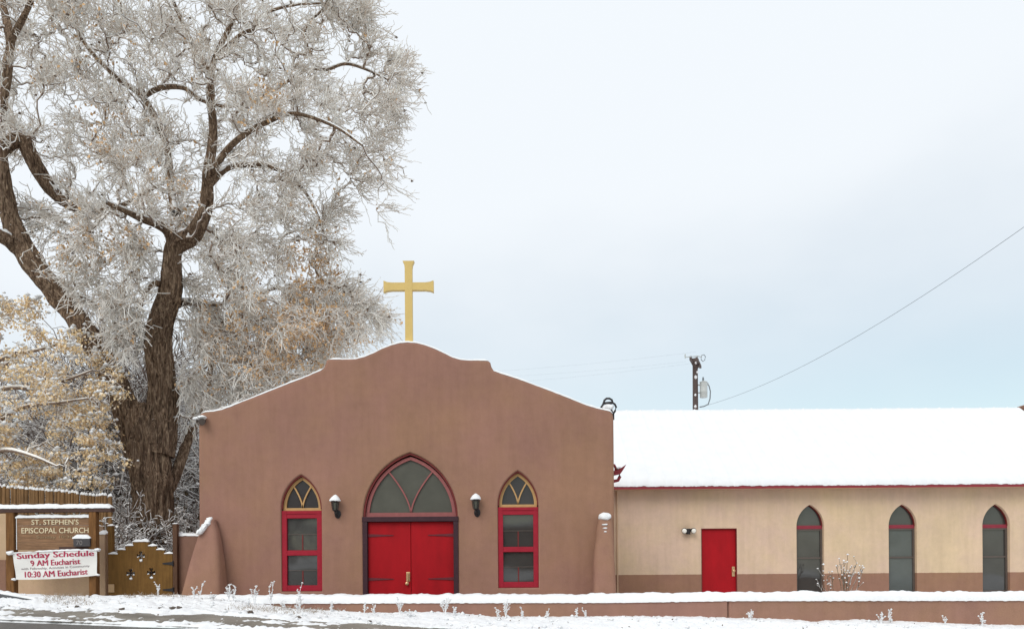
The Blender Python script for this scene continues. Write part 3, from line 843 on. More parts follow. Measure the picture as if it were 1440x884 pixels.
RY = WY + 3.6; rz = P(1150, 574.5, RY).z - 0.1
mb = MB(); mb.box(wx0, WX1 - 0.3, WY + 7.0, WY + 7.3, -0.2, we + 0.1); wg.part('back_wall', mb, M['tan'])
glab = ['arched window with a snowy bush before it', 'arched window with grey glazing', 'arched window with dark glass nearest the gable end', None]
for w, lab, gm in zip(wins, glab, ('glass', 'blind', 'glass', 'glass')):
    y = WY + 0.14; a = w['a']
    mb = MB(); mb.strip(arch(w['cx'], a - 0.012, w['zs'], w['rise'] - 0.014), 0.022, y - 0.04, y + 0.04)
    win = wg.part('window', mb, M['rededge'], label=lab)
    mb = MB(); mb.box(w['cx'] - a + 0.002, w['cx'] + a - 0.002, y - 0.03, y + 0.04, w['zs'] - 0.06, w['zs'] + 0.035, 0.004); wg.part('transom', mb, M['transom'], win)
    mb = MB(); mb.prism(arch(w['cx'], a - 0.02, w['zs'] + 0.02, w['rise'] - 0.05), y + 0.02, y + 0.03); wg.part('arch_pane', mb, M['glass'] if gm == 'glass' else M['glass'], win)
    zt = w['zs'] - 0.062; zm = P(1139, 784, WY).z
    mb = MB()
    for xx in (w['cx'] - a + 0.003, w['cx'] + a - 0.053): mb.box(xx, xx + 0.05, y - 0.03, y + 0.035, w['zb'] + 0.003, zt)
    mb.box(w['cx'] - a + 0.054, w['cx'] + a - 0.054, y - 0.025, y + 0.035, zt - 0.04, zt - 0.001)
    mb.box(w['cx'] - a + 0.054, w['cx'] + a - 0.054, y - 0.028, y + 0.035, zm - 0.022, zm + 0.022)
    mb.box(w['cx'] - a + 0.054, w['cx'] + a - 0.054, y - 0.025, y + 0.035, w['zb'] + 0.004, w['zb'] + 0.06)
    wg.part('sash_frame', mb, M['bronze'], win)
    for (b, t_, yo) in ((w['zb'] + 0.05, zm - 0.015, 0.0), (zm + 0.015, zt - 0.03, 0.012)):
        mb = MB(); mb.box(w['cx'] - a + 0.045, w['cx'] + a - 0.045, y + yo, y + yo + 0.01, b, t_); wg.part('pane', mb, M[gm], win)
# side door
mb = MB(); mb.box(dA.x + 0.006, dB.x - 0.006, WY + 0.06, WY + 0.11, 0.03, dA.z - 0.008, 0.006)
dr = wg.part('door', mb, M['red'])
mb = MB(); mb.strip([(dA.x + 0.0, 0.02), (dA.x + 0.0, dA.z), (dB.x, dA.z), (dB.x, 0.02)], 0.02, WY - 0.006, WY + 0.08); wg.part('door_frame', mb, M['rededge'])
c = P(1032.5, 803, WY); mb = MB(); mb.box(c.x - 0.05, c.x + 0.03, WY + 0.035, WY + 0.0595, c.z - 0.13, c.z + 0.13, 0.01)
mb.lathe((c.x - 0.01, WY + 0.036, c.z + 0.02), [(0.02, 0), (0.02, 0.03), (0.035, 0.045), (0.035, 0.065), (0.01, 0.075)], 12, 'y'); wg.part('door_handle', mb, M['brass'], dr)
# roof deck, fascia, snow
ya, za = WY - 0.42, we + 0.06
mb = MB(); vs = []
def roof_prism(mb, x0, x1, ya, za, ry, rz, yb, th):
    prof = [(ya, za - th), (ya, za), (ry, rz), (yb, za), (yb, za - th), (ry, rz - th)]
    v = [(x0, p[0], p[1]) for p in prof] + [(x1, p[0], p[1]) for p in prof]
    mb.add(v, [(0, 1, 2, 5), (2, 3, 4, 5), (6, 11, 8, 7), (8, 11, 10, 9)] + [(i, i + 6, (i + 1) % 6 + 6, (i + 1) % 6) for i in range(6)])
roof_prism(mb, wx0 + 0.002, WX1 - 0.302, ya, za, RY, rz, 2 * RY - ya, 0.06)
rf = wg.part('roof', mb, M['fascia'])
mb = MB(); mb.box(wx0 + 0.002, WX1 - 0.302, ya - 0.03, ya - 0.002, za - 0.085, za + 0.012, 0.004); wg.part('fascia_board', mb, M['fascia'], rf)
mb = MB(); mb.box(wx0 + 0.002, WX1 - 0.302, ya + 0.0, WY - 0.002, za - 0.085, za - 0.075); wg.part('soffit', mb, M['tanwall'], rf)
nxr, nyr = 520, 26
X = np.linspace(wx0 + 0.01, WX1 - 0.31, nxr); V = []
for j in range(nyr):
    t_ = j / (nyr - 1)
    for x in X:
        yv = ya - 0.05 + (RY - ya + 0.05) * t_; zv = za + (rz - za) * t_
        rib = 0.022 * max(0, 1 - abs(((x / 0.42) % 1) - 0.5) * 9)
        th = 0.10 * min(1.0, 0.45 + t_ * 4) + rib + 0.012 * N3(x * 0.8, yv * 0.8, 2) + 0.006 * N3(x * 4, yv * 2, 1)
        if j == 0: zv += 0.018 * N3(x * 6, 3.3, 1) + 0.012 * N3(x * 19, 1.3, 1) - 0.02; th = 0.0
        if j == 1: yv = ya - 0.055 + 0.02 * N3(x * 7, 0, 4); zv = za; th *= 0.75
        V.append((x, yv, zv + th))
for x in X: V.append((x, RY + 0.25, rz - 0.02))
ii = np.arange(nyr)[:, None] * nxr + np.arange(nxr - 1)[None, :]
Fq = np.stack([ii, ii + 1, ii + 1 + nxr, ii + nxr], -1).reshape(-1, 4)
o = np_obj('roof_snow', V, Fq, M['roofsnow'], wg, True); 
# gable end parapet
mb = MB(); gp = [(WY - 0.0, -0.2), (2 * RY - WY, -0.2), (2 * RY - WY, za + 0.2), (RY, rz + 0.24), (WY, za + 0.2)]
x0_, x1_ = WX1 - 0.3, WX1 + 0.1
v = [(x0_ + 0.303, p[0], p[1]) for p in gp] + [(x1_ + 0.2, p[0], p[1]) for p in gp]
mb.add(v, [(0, 1, 2, 3, 4), (9, 8, 7, 6, 5)] + [(i, i + 5, (i + 1) % 5 + 5, (i + 1) % 5) for i in range(5)]); wg.part('gable_wall', mb, M['stucco'])
mb = MB(); c = P(1436.5, 571, RY); mb.box(c.x, c.x + 0.5, RY - 0.15, RY + 0.25, rz - 0.3, rz + 0.16, 0.03); wg.part('ridge_stop', mb, M['stucco'])
# downpipe
c = P(867.5, 690, WY - 0.03); mb = MB(); mb.tube([(c.x, WY - 0.04, za - 0.09), (c.x, WY - 0.04, 0.05)], 0.02, 8); wg.part('downpipe', mb, M['tanwall'], smooth=True)
# twin floodlight on the wing
c = P(967, 746, WY); t = Thing('twin_floodlight', 'twin head floodlight on the cream wall beside the plain red door', 'floodlight', (c.x, WY, c.z))
mb = MB(); mb.lathe((c.x, WY + 0.0, c.z), [(0.06, 0), (0.06, 0.05), (0.045, 0.06)], 14, 'y'); mb.box(c.x - 0.045, c.x + 0.045, WY - 0.12, WY - 0.03, c.z - 0.09, c.z + 0.06, 0.01); t.part('base', mb, M['iron'])
for s_ in (-1, 1):
    mb = MB(); mb.tube([(c.x + s_ * 0.05, WY - 0.05, c.z + 0.02), (c.x + s_ * 0.11, WY - 0.10, c.z + 0.01), (c.x + s_ * 0.12, WY - 0.17, c.z)], [0.03, 0.06, 0.075], 14); h = t.part('lamp_head', mb, M['iron'], smooth=True)
    mb = MB(); mb.lathe((c.x + s_ * 0.12, WY - 0.168, c.z), [(0.066, 0), (0.05, 0.02), (0.02, 0.03)], 14, 'y'); t.part('lens', mb, M['lampglass'], h, smooth=True)
# ------------------------------------------------------------------ trees
def tube_batch(Pt, Rd, S):
    """many thin tubes at once: Pt (N,K,3), Rd (N,K)"""
    N_, K, _ = Pt.shape
    T = np.gradient(Pt, axis=1); T /= np.linalg.norm(T, axis=2, keepdims=True) + 1e-9
    d = Pt[:, -1] - Pt[:, 0]; d /= np.linalg.norm(d, axis=1, keepdims=True) + 1e-9
    ref = np.where((np.abs(d[:, 2]) < 0.75)[:, None], np.array([[0, 0, 1.0]]), np.array([[0, 1.0, 0]]))
    U = np.cross(T, ref[:, None, :]); U /= np.linalg.norm(U, axis=2, keepdims=True) + 1e-9
    Wv = np.cross(U, T)
    a = 2 * np.pi * np.arange(S) / S + (np.pi / 2)
    ring = U[:, :, None, :] * np.cos(a)[None, None, :, None] + Wv[:, :, None, :] * np.sin(a)[None, None, :, None]
    V = Pt[:, :, None, :] + ring * Rd[:, :, None, None]
    base = (np.arange(N_) * K * S)[:, None, None]
    r = (np.arange(K - 1) * S)[None, :, None]; k = np.arange(S)[None, None, :]; k2 = (np.arange(S) + 1) % S
    Fq = np.stack([base + r + k, base + r + S + k, base + r + S + k2[None, None, :], base + r + k2[None, None, :]], -1)
    return V.reshape(-1, 3), Fq.reshape(-1, 4)
def unit(v): return v / (np.linalg.norm(v, axis=-1, keepdims=True) + 1e-9)
def catmull(pts, rad, step):
    pts = np.asarray(pts, float); rad = np.asarray(rad, float)
    P0 = np.vstack([2 * pts[0] - pts[1], pts, 2 * pts[-1] - pts[-2]])
    out, ro = [], []
    for i in range(len(pts) - 1):
        p0, p1, p2, p3 = P0[i:i + 4]
        k = max(2, int(np.linalg.norm(p2 - p1) / step))
        for j in range(k):
            t = j / k
            out.append(0.5 * ((2 * p1) + (-p0 + p2) * t + (2 * p0 - 5 * p1 + 4 * p2 - p3) * t * t + (-p0 + 3 * p1 - 3 * p2 + p3) * t ** 3))
            ro.append(rad[i] * (1 - t) + rad[i + 1] * t)
    out.append(pts[-1]); ro.append(rad[-1])
    return np.array(out), np.array(ro)
def grow(limbs, targets, g, lift=0.12, jit=0.05):
    """connect each target to the nearest wood grown so far by a bent branch"""
    nodes = [p for p, r in limbs]; tang = [unit(np.gradient(p, axis=0)) for p, r in limbs]
    own = [np.full(len(p), -1) for p, r in limbs]
    nodes, tang, own = np.vstack(nodes), np.vstack(tang), np.concatenate(own)
    dm = np.array([np.min(((nodes - t) ** 2).sum(1)) for t in targets])
    K = 8; paths, par = [], []
    for t in targets[np.argsort(dm)]:
        d = np.sqrt(((nodes - t) ** 2).sum(1))
        up = (nodes[:, 2] - t[2])
        i = int(np.argmin(d * (1 + 0.12 * g.random(len(d))) + np.where(own < 0, 0.0, 0.05) + 0.15 * np.clip(up, 0, 9)))
        L = d[i]
        if L < 0.12: continue
        s = nodes[i]; dr = unit(t - s)
        c1 = s + L * 0.38 * unit(0.55 * tang[i] + 0.6 * dr + np.array([0, 0, lift]) + 0.35 * g.normal(size=3))
        c2 = t - L * 0.33 * unit(dr + 0.45 * g.normal(size=3) + np.array([0, 0, -lift]))
        u = np.linspace(0, 1, K)[:, None]
        p = (1 - u) ** 3 * s + 3 * (1 - u) ** 2 * u * c1 + 3 * (1 - u) * u * u * c2 + u ** 3 * t
        p[1:-1] += g.normal(size=(K - 2, 3)) * jit * min(L, 1.2)
        paths.append(p); par.append(own[i])
        nodes = np.vstack([nodes, p[2:]]); tang = np.vstack([tang, unit(np.gradient(p, axis=0))[2:]])
        own = np.concatenate([own, np.full(K - 2, len(paths) - 1)])
    paths = np.array(paths); par = np.array(par)
    w = np.ones(len(paths))
    for i in range(len(paths) - 1, -1, -1):
        if par[i] >= 0: w[par[i]] += w[i]
    return paths, w
def spawn(src, n, lo, hi, ctr, g, K=5, out=0.4, up=0.12, droop=0.25, tanw=0.5, t0=0.25, rnd=0.75):
    """n twigs along every source path"""
    N_, Ks, _ = src.shape
    idx = np.repeat(np.arange(N_), n); u = (t0 + (1 - t0) * g.random(len(idx))) * (Ks - 1)
    i0 = np.minimum(u.astype(int), Ks - 2); f = (u - i0)[:, None]
    st = src[idx, i0] * (1 - f) + src[idx, i0 + 1] * f
    tg = unit(src[idx, i0 + 1] - src[idx, i0])
    o_ = unit(st - ctr)
    d = unit(tanw * tg + out * o_ + rnd * unit(g.normal(size=st.shape)) + np.array([0, 0, up]))
    L = (lo + (hi - lo) * g.random(len(idx)) ** 1.3)[:, None, None]
    s = np.linspace(0, 1, K)[None, :, None]
    bend = unit(g.normal(size=st.shape))[:, None, :] * 0.22
    p = st[:, None, :] + d[:, None, :] * s * L + bend * (s ** 2) * L + np.array([0, 0, -1.0]) * droop * (s ** 2) * L
    p[:, 1:] += g.normal(size=p[:, 1:].shape) * 0.06 * L
    return p
def quads(c, size, g, flat=0.0, hang=0.0):
    n = len(c); a = unit(g.normal(size=(n, 3)) + np.array([0, 0, -hang])); b = unit(np.cross(a, g.normal(size=(n, 3))))
    s = (size * (0.6 + 0.8 * g.random(n)))[:, None]
    bend = np.cross(a, b) * s * 0.25
    V = np.stack([c - a * s * 0.6, c + b * s * 0.42 + bend, c + a * s * 0.7, c - b * s * 0.42 + bend], 1).reshape(-1, 3)
    return V, np.arange(4 * n).reshape(n, 4)
def icos(c, r, g):
    """low lumps of snow: 8-face octahedra, flattened"""
    n = len(c)
    dirs = np.array([(1, 0, 0), (0, 1, 0), (-1, 0, 0), (0, -1, 0), (0, 0, 0.75), (0, 0, -0.45)], float)
    V = c[:, None, :] + dirs[None] * (r[:, None, None] * (0.75 + 0.5 * g.random((n, 6, 1))))
    f = np.array([(0, 1, 4), (1, 2, 4), (2, 3, 4), (3, 0, 4), (1, 0, 5), (2, 1, 5), (3, 2, 5), (0, 3, 5)])
    Fq = (np.arange(n) * 6)[:, None, None] + f[None]
    return V.reshape(-1, 3), Fq.reshape(-1, 3)
def in_poly(px, py, poly):
    c = np.zeros(len(px), bool); n = len(poly)
    for i in range(n):
        x1, y1 = poly[i - 1]; x2, y2 = poly[i]
        cond = ((y1 > py) != (y2 > py)) & (px < (x2 - x1) * (py - y1) / (y2 - y1 + 1e-9) + x1)
        c ^= cond
    return c
def poly_dist(px, py, poly):
    d = np.full(len(px), 1e9); n = len(poly)
    for i in range(n):
        a, b = np.array(poly[i - 1], float), np.array(poly[i], float); ab = b - a
        t = np.clip(((px - a[0]) * ab[0] + (py - a[1]) * ab[1]) / (ab @ ab + 1e-9), 0, 1)
        d = np.minimum(d, np.hypot(px - a[0] - t * ab[0], py - a[1] - t * ab[1]))
    return d

def furrowed(pts, rad, S=56, amp=0.11, seed=0.0, step=0.05):
    """limb with furrowed bark ridges as real relief"""
    p, r = catmull(pts, rad, step)
    n = len(p); T = unit(np.gradient(p, axis=0))
    U = unit(np.cross(T, np.array([0.0, 1.0, 0.0]))); Wv = np.cross(U, T)
    V = np.zeros((n, S, 3)); Lc = np.concatenate([[0], np.cumsum(np.linalg.norm(np.diff(p, axis=0), axis=1))])
    for i in range(n):
        for k in range(S):
            a = 2 * math.pi * k / S
            ca, sa = math.cos(a), math.sin(a)
            tw = Lc[i] * 0.25
            q = (ca * r[i] * 8.0 + seed, sa * r[i] * 8.0, Lc[i] * 0.95)
            wob = 0.35 * mnoise.noise((ca * 2 + seed, sa * 2, Lc[i] * 0.8))
            rid = 1 - abs(mnoise.noise((q[0] + wob, q[1] + wob, q[2]))) * 2.6
            rid2 = 1 - abs(mnoise.noise((q[0] * 2.3 + 5, q[1] * 2.3, q[2] * 2.1))) * 2.2
            lump = mnoise.noise((ca * 1.2 + seed, sa * 1.2, Lc[i] * 1.1))
            rr = r[i] * (1 + 0.10 * lump) + amp * min(r[i], 0.4) * (rid * 0.75 + rid2 * 0.35 - 0.4)
            V[i, k] = p[i] + (U[i] * ca + Wv[i] * sa) * rr
    ii = np.arange(n - 1)[:, None] * S; k = np.arange(S)[None, :]; k2 = (np.arange(S) + 1) % S
    Fq = np.stack([ii + k, ii + k2[None], ii + S + k2[None], ii + S + k], -1).reshape(-1, 4)[:, ::-1]
    return V.reshape(-1, 3), Fq, (p, r)

TD = 19.0
tb = P(216, 780, TD)
big = Thing('cottonwood_tree', 'huge old cottonwood with furrowed forked trunk and snowy twigs behind the gate', 'tree', (tb.x, TD, z_lot(tb.x, TD)))
def limb_px(seq):
    return [P(a, b, D) for a, b, w, D in seq], [w / 2 / F * D for a, b, w, D in seq]
g = np.random.default_rng(5)
limb_defs = [
    ('trunk', [(217, 815, 100, TD), (217, 780, 82, TD), (216, 740, 73, TD), (215, 700, 70, TD), (211, 660, 74, TD), (206, 625, 80, TD), (203, 595, 80, TD + .02), (205, 570, 60, TD + .05)]),
    ('limb', [(196, 640, 52, TD), (185, 600, 52, TD - .05), (172, 560, 48, TD - .1), (150, 515, 45, TD - .2), (112, 455, 43, TD - .3), (72, 405, 41, TD - .5), (38, 358, 40, TD - .6), (15, 310, 37, TD - .7), (3, 255, 32, TD - .8), (-4, 190, 28, TD - .9), (6, 120, 22, TD - 1.), (14, 60, 17, TD - .8), (4, -10, 14, TD - .5), (20, -90, 9, TD), (30, -180, 5, TD + .3)]),
    ('limb', [(222, 640, 50, TD), (228, 590, 48, TD + .1), (229, 540, 46, TD + .1), (222, 490, 43, TD), (228, 450, 40, TD - .1), (240, 410, 36, TD - .2), (243, 375, 33, TD - .2), (246, 345, 33, TD - .2), (268, 333, 28, TD - .2), (282, 312, 25, TD - .3), (290, 285, 22, TD - .3), (293, 240, 17, TD - .5), (300, 190, 14, TD - .6), (296, 130, 12, TD - .8), (303, 80, 9, TD - .8), (330, 20, 7, TD - .5), (345, -60, 5, TD)]),
    ('limb', [(245, 352, 24, TD - .2), (238, 328, 19, TD - .4), (222, 316, 15, TD - .7), (200, 308, 13, TD - 1.), (178, 298, 10, TD - 1.4), (150, 285, 7, TD - 1.8)]),
    ('limb', [(10, 285, 30, TD - .7), (-12, 240, 24, TD - .4), (8, 205, 24, TD - .2), (32, 198, 24, TD), (46, 225, 25, TD + .1), (68, 262, 23, TD + .2), (98, 288, 16, TD + .3), (130, 297, 12, TD + .5), (175, 288, 8, TD + .8), (220, 262, 6, TD + 1.0)]),
    ('limb', [(30, 350, 34, TD - .6), (0, 332, 24, TD - 1.0), (-45, 318, 22, TD - 1.4), (-110, 280, 17, TD - 1.6), (-170, 230, 12, TD - 1.7), (-220, 160, 7, TD - 1.8)]),
    ('limb', [(291, 262, 18, TD - .4), (312, 220, 14, TD - .8), (340, 192, 12, TD - 1.1), (375, 172, 10, TD - 1.3), (415, 160, 8, TD - 1.5), (470, 178, 6, TD - 1.6), (510, 205, 4, TD - 1.6)]),
    ('limb', [(292, 262, 15, TD - .4), (318, 238, 12, TD), (350, 232, 11, TD + .3), (390, 238, 9, TD + .6), (425, 265, 7, TD + .8), (450, 310, 5, TD + 1.0), (465, 360, 3, TD + 1.1)]),
    ('limb', [(246, 300, 16, TD - .2), (240, 262, 15, TD + .3), (236, 215, 14, TD + .6), (218, 165, 13, TD + .8), (196, 132, 12, TD + 1.), (165, 110, 10, TD + 1.1), (120, 62, 8, TD + 1.2), (90, 0, 6, TD + 1.2), (70, -80, 4, TD + 1.2)]),
    ('limb', [(200, 138, 10, TD + 1.0), (225, 124, 11, TD + .9), (258, 124, 9, TD + .7), (285, 142, 7, TD + .6), (330, 150, 6, TD + .6), (380, 130, 5, TD + .6), (430, 100, 5, TD + .5), (460, 98, 5, TD + .4), (485, 90, 6, TD + .3), (510, 96, 5, TD + .2), (545, 112, 3, TD + .1)]),
    ('limb', [(303, 80, 9, TD - .8), (340, 48, 8, TD - .9), (355, 42, 7, TD - 1.), (372, 20, 6, TD - 1.1), (410, 8, 5, TD - 1.2), (450, 5, 4, TD - 1.3)]),
    ('limb', [(438, 78, 6, TD + .5), (428, 52, 5.5, TD + .5), (436, 30, 5, TD + .6), (452, 15, 4, TD + .6), (470, -20, 3, TD + .6)]),
    ('limb', [(226, 715, 20, TD + .1), (246, 668, 24, TD + .3), (262, 625, 20, TD + .6), (276, 588, 17, TD + 1.2), (292, 540, 13, TD + 2.0), (305, 480, 10, TD + 2.6), (340, 430, 8, TD + 3.0), (390, 405, 6, TD + 3.2), (430, 420, 4, TD + 3.3), (490, 440, 3, TD + 3.2)]),
    ('limb', [(240, 430, 20, TD), (268, 425, 13, TD + .6), (300, 440, 10, TD + 1.1), (330, 470, 8, TD + 1.5), (352, 510, 5, TD + 1.8), (368, 545, 4, TD + 1.9)]),
    ('limb', [(236, 405, 18, TD), (218, 398, 13, TD - .5), (205, 410, 10, TD - .8), (195, 440, 7, TD - 1.), (185, 480, 5, TD - 1.1)]),
    ('limb', [(14, 60, 15, TD - .8), (40, 10, 11, TD - 1.2), (70, -60, 8, TD - 1.5), (120, -130, 5, TD - 1.5)]),
    ('limb', [(300, 110, 9, TD - .8), (260, 40, 8, TD - .6), (230, -40, 6, TD - .4), (215, -130, 4, TD)]),
]
limbs = []
for i, (nm, seq) in enumerate(limb_defs):
    pts, rad = limb_px(seq)
    kk = 0.71 if i == 0 else 0.66 if i == 1 else 0.78 if i in (2, 3, 4) else 0.66
    rad = [r_ * kk for r_ in rad]
    bigl = rad[0] > 0.17
    V, Fq, pr = furrowed(pts, rad, 150 if i == 0 else (92 if bigl else 20), 0.26 if bigl else 0.10, i * 3.1, 0.04 if bigl else 0.08)
    np_obj(nm, V, Fq, M['bark'], big, True)
    if i > 0: limbs.append(catmull(pts, rad, 0.35))
# snow lying along the limbs
sp, sr = [], []
for (p, r) in limbs:
    T = unit(np.gradient(p, axis=0)); hor = np.sqrt(1 - T[:, 2] ** 2)
    for i in range(len(p) - 1):
        if r[i] < 0.2 and hor[i] > 0.55:
            q = np.linspace(0, 1, 6)[:, None]; seg = p[i] * (1 - q) + p[i + 1] * q
            rr = np.full(6, r[i]) * (0.75 + 0.25 * g.random(6)); rr[0] *= 0.8; rr[-1] *= 0.8
            sp.append(seg + np.stack([np.zeros(6), np.zeros(6), rr * 0.78 + 0.010], 1)); sr.append(rr * 0.62 + 0.010)
V, Fq = tube_batch(np.array(sp), np.array(sr), 8)
np_obj('limb_snow', V, Fq, M['snow'], big, True, 'stuff')
crown = [(-330, -260), (430, -260), (520, -120), (538, -20), (530, 22), (556, 60), (584, 98), (588, 122), (570, 155), (574, 185), (556, 215), (552, 262), (520, 282), (494, 296), (486, 335), (466, 360), (472, 400), (530, 418), (548, 440), (530, 470), (470, 500), (452, 522), (400, 540), (350, 565), (300, 590), (262, 600), (258, 520), (262, 440), (230, 420), (200, 500), (170, 470), (120, 400), (60, 330), (-60, 350), (-200, 380), (-330, 250)]
crown = [(x - 16 if x > 480 else x, y) for x, y in crown]
def crown_pts(n, poly, x0, x1, y0, y1, D0, half, g, minpx):
    px, py, D = [], [], []
    out = np.zeros((0, 3)); tries = 0
    while len(out) < n and tries < 60:
        tries += 1
        a = x0 + (x1 - x0) * g.random(n); b = y0 + (y1 - y0) * g.random(n)
        k = in_poly(a, b, poly); a, b = a[k], b[k]
        h = np.clip(poly_dist(a, b, poly) / 130.0, 0.12, 1) * half
        d = D0 + h * (2 * g.random(len(a)) - 1)
        out = np.vstack([out, Pn(a, b, d) if len(a) else np.zeros((0, 3))])
    return out[:n]
T1 = crown_pts(1550, crown, -330, 590, -260, 600, TD, 2.5, g, 10)
edge = [(x - 16, y) for x, y in [(540, 30), (585, 100), (590, 120), (570, 165), (578, 160), (556, 235), (548, 265), (500, 300), (490, 340), (470, 300), (520, 270), (560, 80), (575, 140), (540, 200), (548, 300), (535, 425), (546, 440), (520, 410), (500, 400), (510, 455), (480, 480), (545, 455), (530, 50), (515, 5)]]
T1 = np.vstack([T1, Pn([e[0] for e in edge], [e[1] for e in edge], TD + g.normal(size=len(edge)) * 0.6)])
front = [(40, 285), (215, 310), (212, 400), (196, 505), (160, 500), (112, 430), (66, 388)]
T1 = np.vstack([T1, crown_pts(60, front, 40, 222, 285, 545, TD - 1.4, 0.9, g, 5)])
low = [(265, 430), (330, 405), (465, 395), (530, 425), (535, 455), (460, 505), (380, 545), (300, 588), (268, 560)]
T1 = np.vstack([T1, crown_pts(170, low, 265, 540, 395, 590, TD + 2.6, 1.2, g, 5)])
# keep openings where the sky shows through the photographed crown
q = T1 - np.array([0, 0, EYE]); tpx = CX + F * q[:, 0] / q[:, 1]; tpy = HZ - F * q[:, 2] / q[:, 1]
keep = np.ones(len(T1), bool)
for (hx, hy, hr) in ((75, 225, 26), (25, 262, 26), (70, 165, 24), (205, 150, 22), (235, 140, 18), (250, 225, 16), (395, 195, 26), (500, 105, 22), (520, 115, 16), (205, 375, 13), (430, 70, 20), (60, 330, 30), (30, 400, 60), (445, 340, 16), (300, 300, 10)):
    keep &= (np.hypot(tpx - hx, tpy - hy) > hr) | (g.random(len(T1)) < 0.12)
T1 = T1[keep]
CTR = np.array(P(190, 330, TD))
paths, wts = grow(limbs, T1, g)
rb = np.minimum(0.010 * wts ** 0.5 + 0.004, 0.06)
rad = rb[:, None] * np.linspace(1, 0.55, 8)[None]
V, Fq = tube_batch(paths, rad, 6)
np_obj('branches', V, Fq, M['branch'], big, True, 'stuff')
T_ = unit(np.gradient(paths, axis=1)); hor = np.sqrt(np.clip(1 - T_[..., 2] ** 2, 0, 1))
sp = paths + np.array([0, 0, 1.0]) * (rad * 0.7 + 0.004)[..., None]
V, Fq = tube_batch(sp, (rad * 0.62 + 0.006) * np.clip(hor * 1.3 - 0.2, 0.05, 1), 5)
np_obj('branch_snow', V, Fq, M['snow'], big, True, 'stuff')
def density(p, poly_soft=None):
    return p
t1 = spawn(paths, 10, 0.25, 0.75, CTR, g, 5, 0.5, 0.10, 0.12, 0.55, 0.05, 0.7)
# the heavy limbs stand clear: thin the twigs that hang right before them
def clear_limbs(tw):
    m = tw[:, tw.shape[1] // 2]; q = m - np.array([0, 0, EYE]); a = CX + F * q[:, 0] / q[:, 1]; b = HZ - F * q[:, 2] / q[:, 1]
    k = np.ones(len(tw), bool)
    for i, (i0, i1, w, pr) in {1: (0, 9, 18, 0.6), 2: (0, 11, 20, 0.93), 3: (0, 5, 11, 0.8), 4: (2, 7, 15, 0.85), 6: (1, 5, 8, 0.5), 7: (1, 4, 7, 0.45), 9: (0, 3, 7, 0.4), 10: (0, 3, 6, 0.3), 0: (0, 8, 34, 0.97)}.items():
        seq = limb_defs[i][1][i0:i1]
        for (xa, ya, _, Da), (xb, yb, _, Db) in zip(seq[:-1], seq[1:]):
            t = np.clip(((a - xa) * (xb - xa) + (b - ya) * (yb - ya)) / ((xb - xa) ** 2 + (yb - ya) ** 2), 0, 1)
            d = np.hypot(a - xa - t * (xb - xa), b - ya - t * (yb - ya))
            k &= ~((d < w) & (m[:, 1] < Da + (Db - Da) * t + 0.1) & (g.random(len(tw)) < pr))
    return tw[k]
t1 = clear_limbs(t1)
t2 = clear_limbs(spawn(t1, 5, 0.10, 0.34, CTR, g, 4, 0.4, 0.06, 0.10, 0.6, 0.15, 0.75))
V1, F1 = tube_batch(t1, np.linspace(0.0125, 0.008, 5)[None] * (0.75 + 0.6 * g.random((len(t1), 1))), 3)
V2, F2 = tube_batch(t2, np.linspace(0.0088, 0.0062, 4)[None] * (0.7 + 0.6 * g.random((len(t2), 1))), 3)
np_obj('twigs', np.vstack([V1, V2]), np.vstack([F1, F2 + len(V1)]), M['twig'], big, True, 'stuff')
# clinging dry leaves, thick on the lower right of the crown
q = t2[:, -1] - np.array([0, 0, EYE]); tpx = CX + F * q[:, 0] / q[:, 1]; tpy = HZ - F * q[:, 2] / q[:, 1]
pr = 0.008 + 0.0 * tpx
for (hx, hy, sx, sy, k) in ((440, 380, 28, 40, 0.9), (430, 460, 50, 45, 0.7), (400, 500, 60, 30, 0.6), (350, 470, 70, 70, 0.25), (150, 190, 50, 40, 0.12), (270, 290, 40, 40, 0.18), (140, 340, 60, 40, 0.18), (130, 50, 60, 60, 0.08), (380, 130, 30, 30, 0.12), (90, 280, 40, 20, 0.1)):
    pr = np.maximum(pr, k * np.exp(-((tpx - hx) / sx) ** 2 - ((tpy - hy) / sy) ** 2))
sel = np.where(g.random(len(t2)) < pr)[0]
cl = np.repeat(t2[sel, -1], 4, axis=0); cl = cl + g.normal(size=cl.shape) * 0.055
V, Fq = quads(cl, 0.06, g, hang=0.8)
np_obj('dry_leaves', V, Fq, M['dryleaf'], big, False, 'stuff')
# little seed clusters hanging at the rim
sel = np.where(g.random(len(t1)) < 0.035)[0]
V, Fq = icos(t1[sel, -1] + np.array([0, 0, -0.03]), 0.035 + 0.02 * g.random(len(sel)), g)
np_obj('seed_clusters', V, Fq, plain('brown seed cluster', srgb(120, 104, 92), 0.8, 0.2, 0.2), big, False, 'stuff')

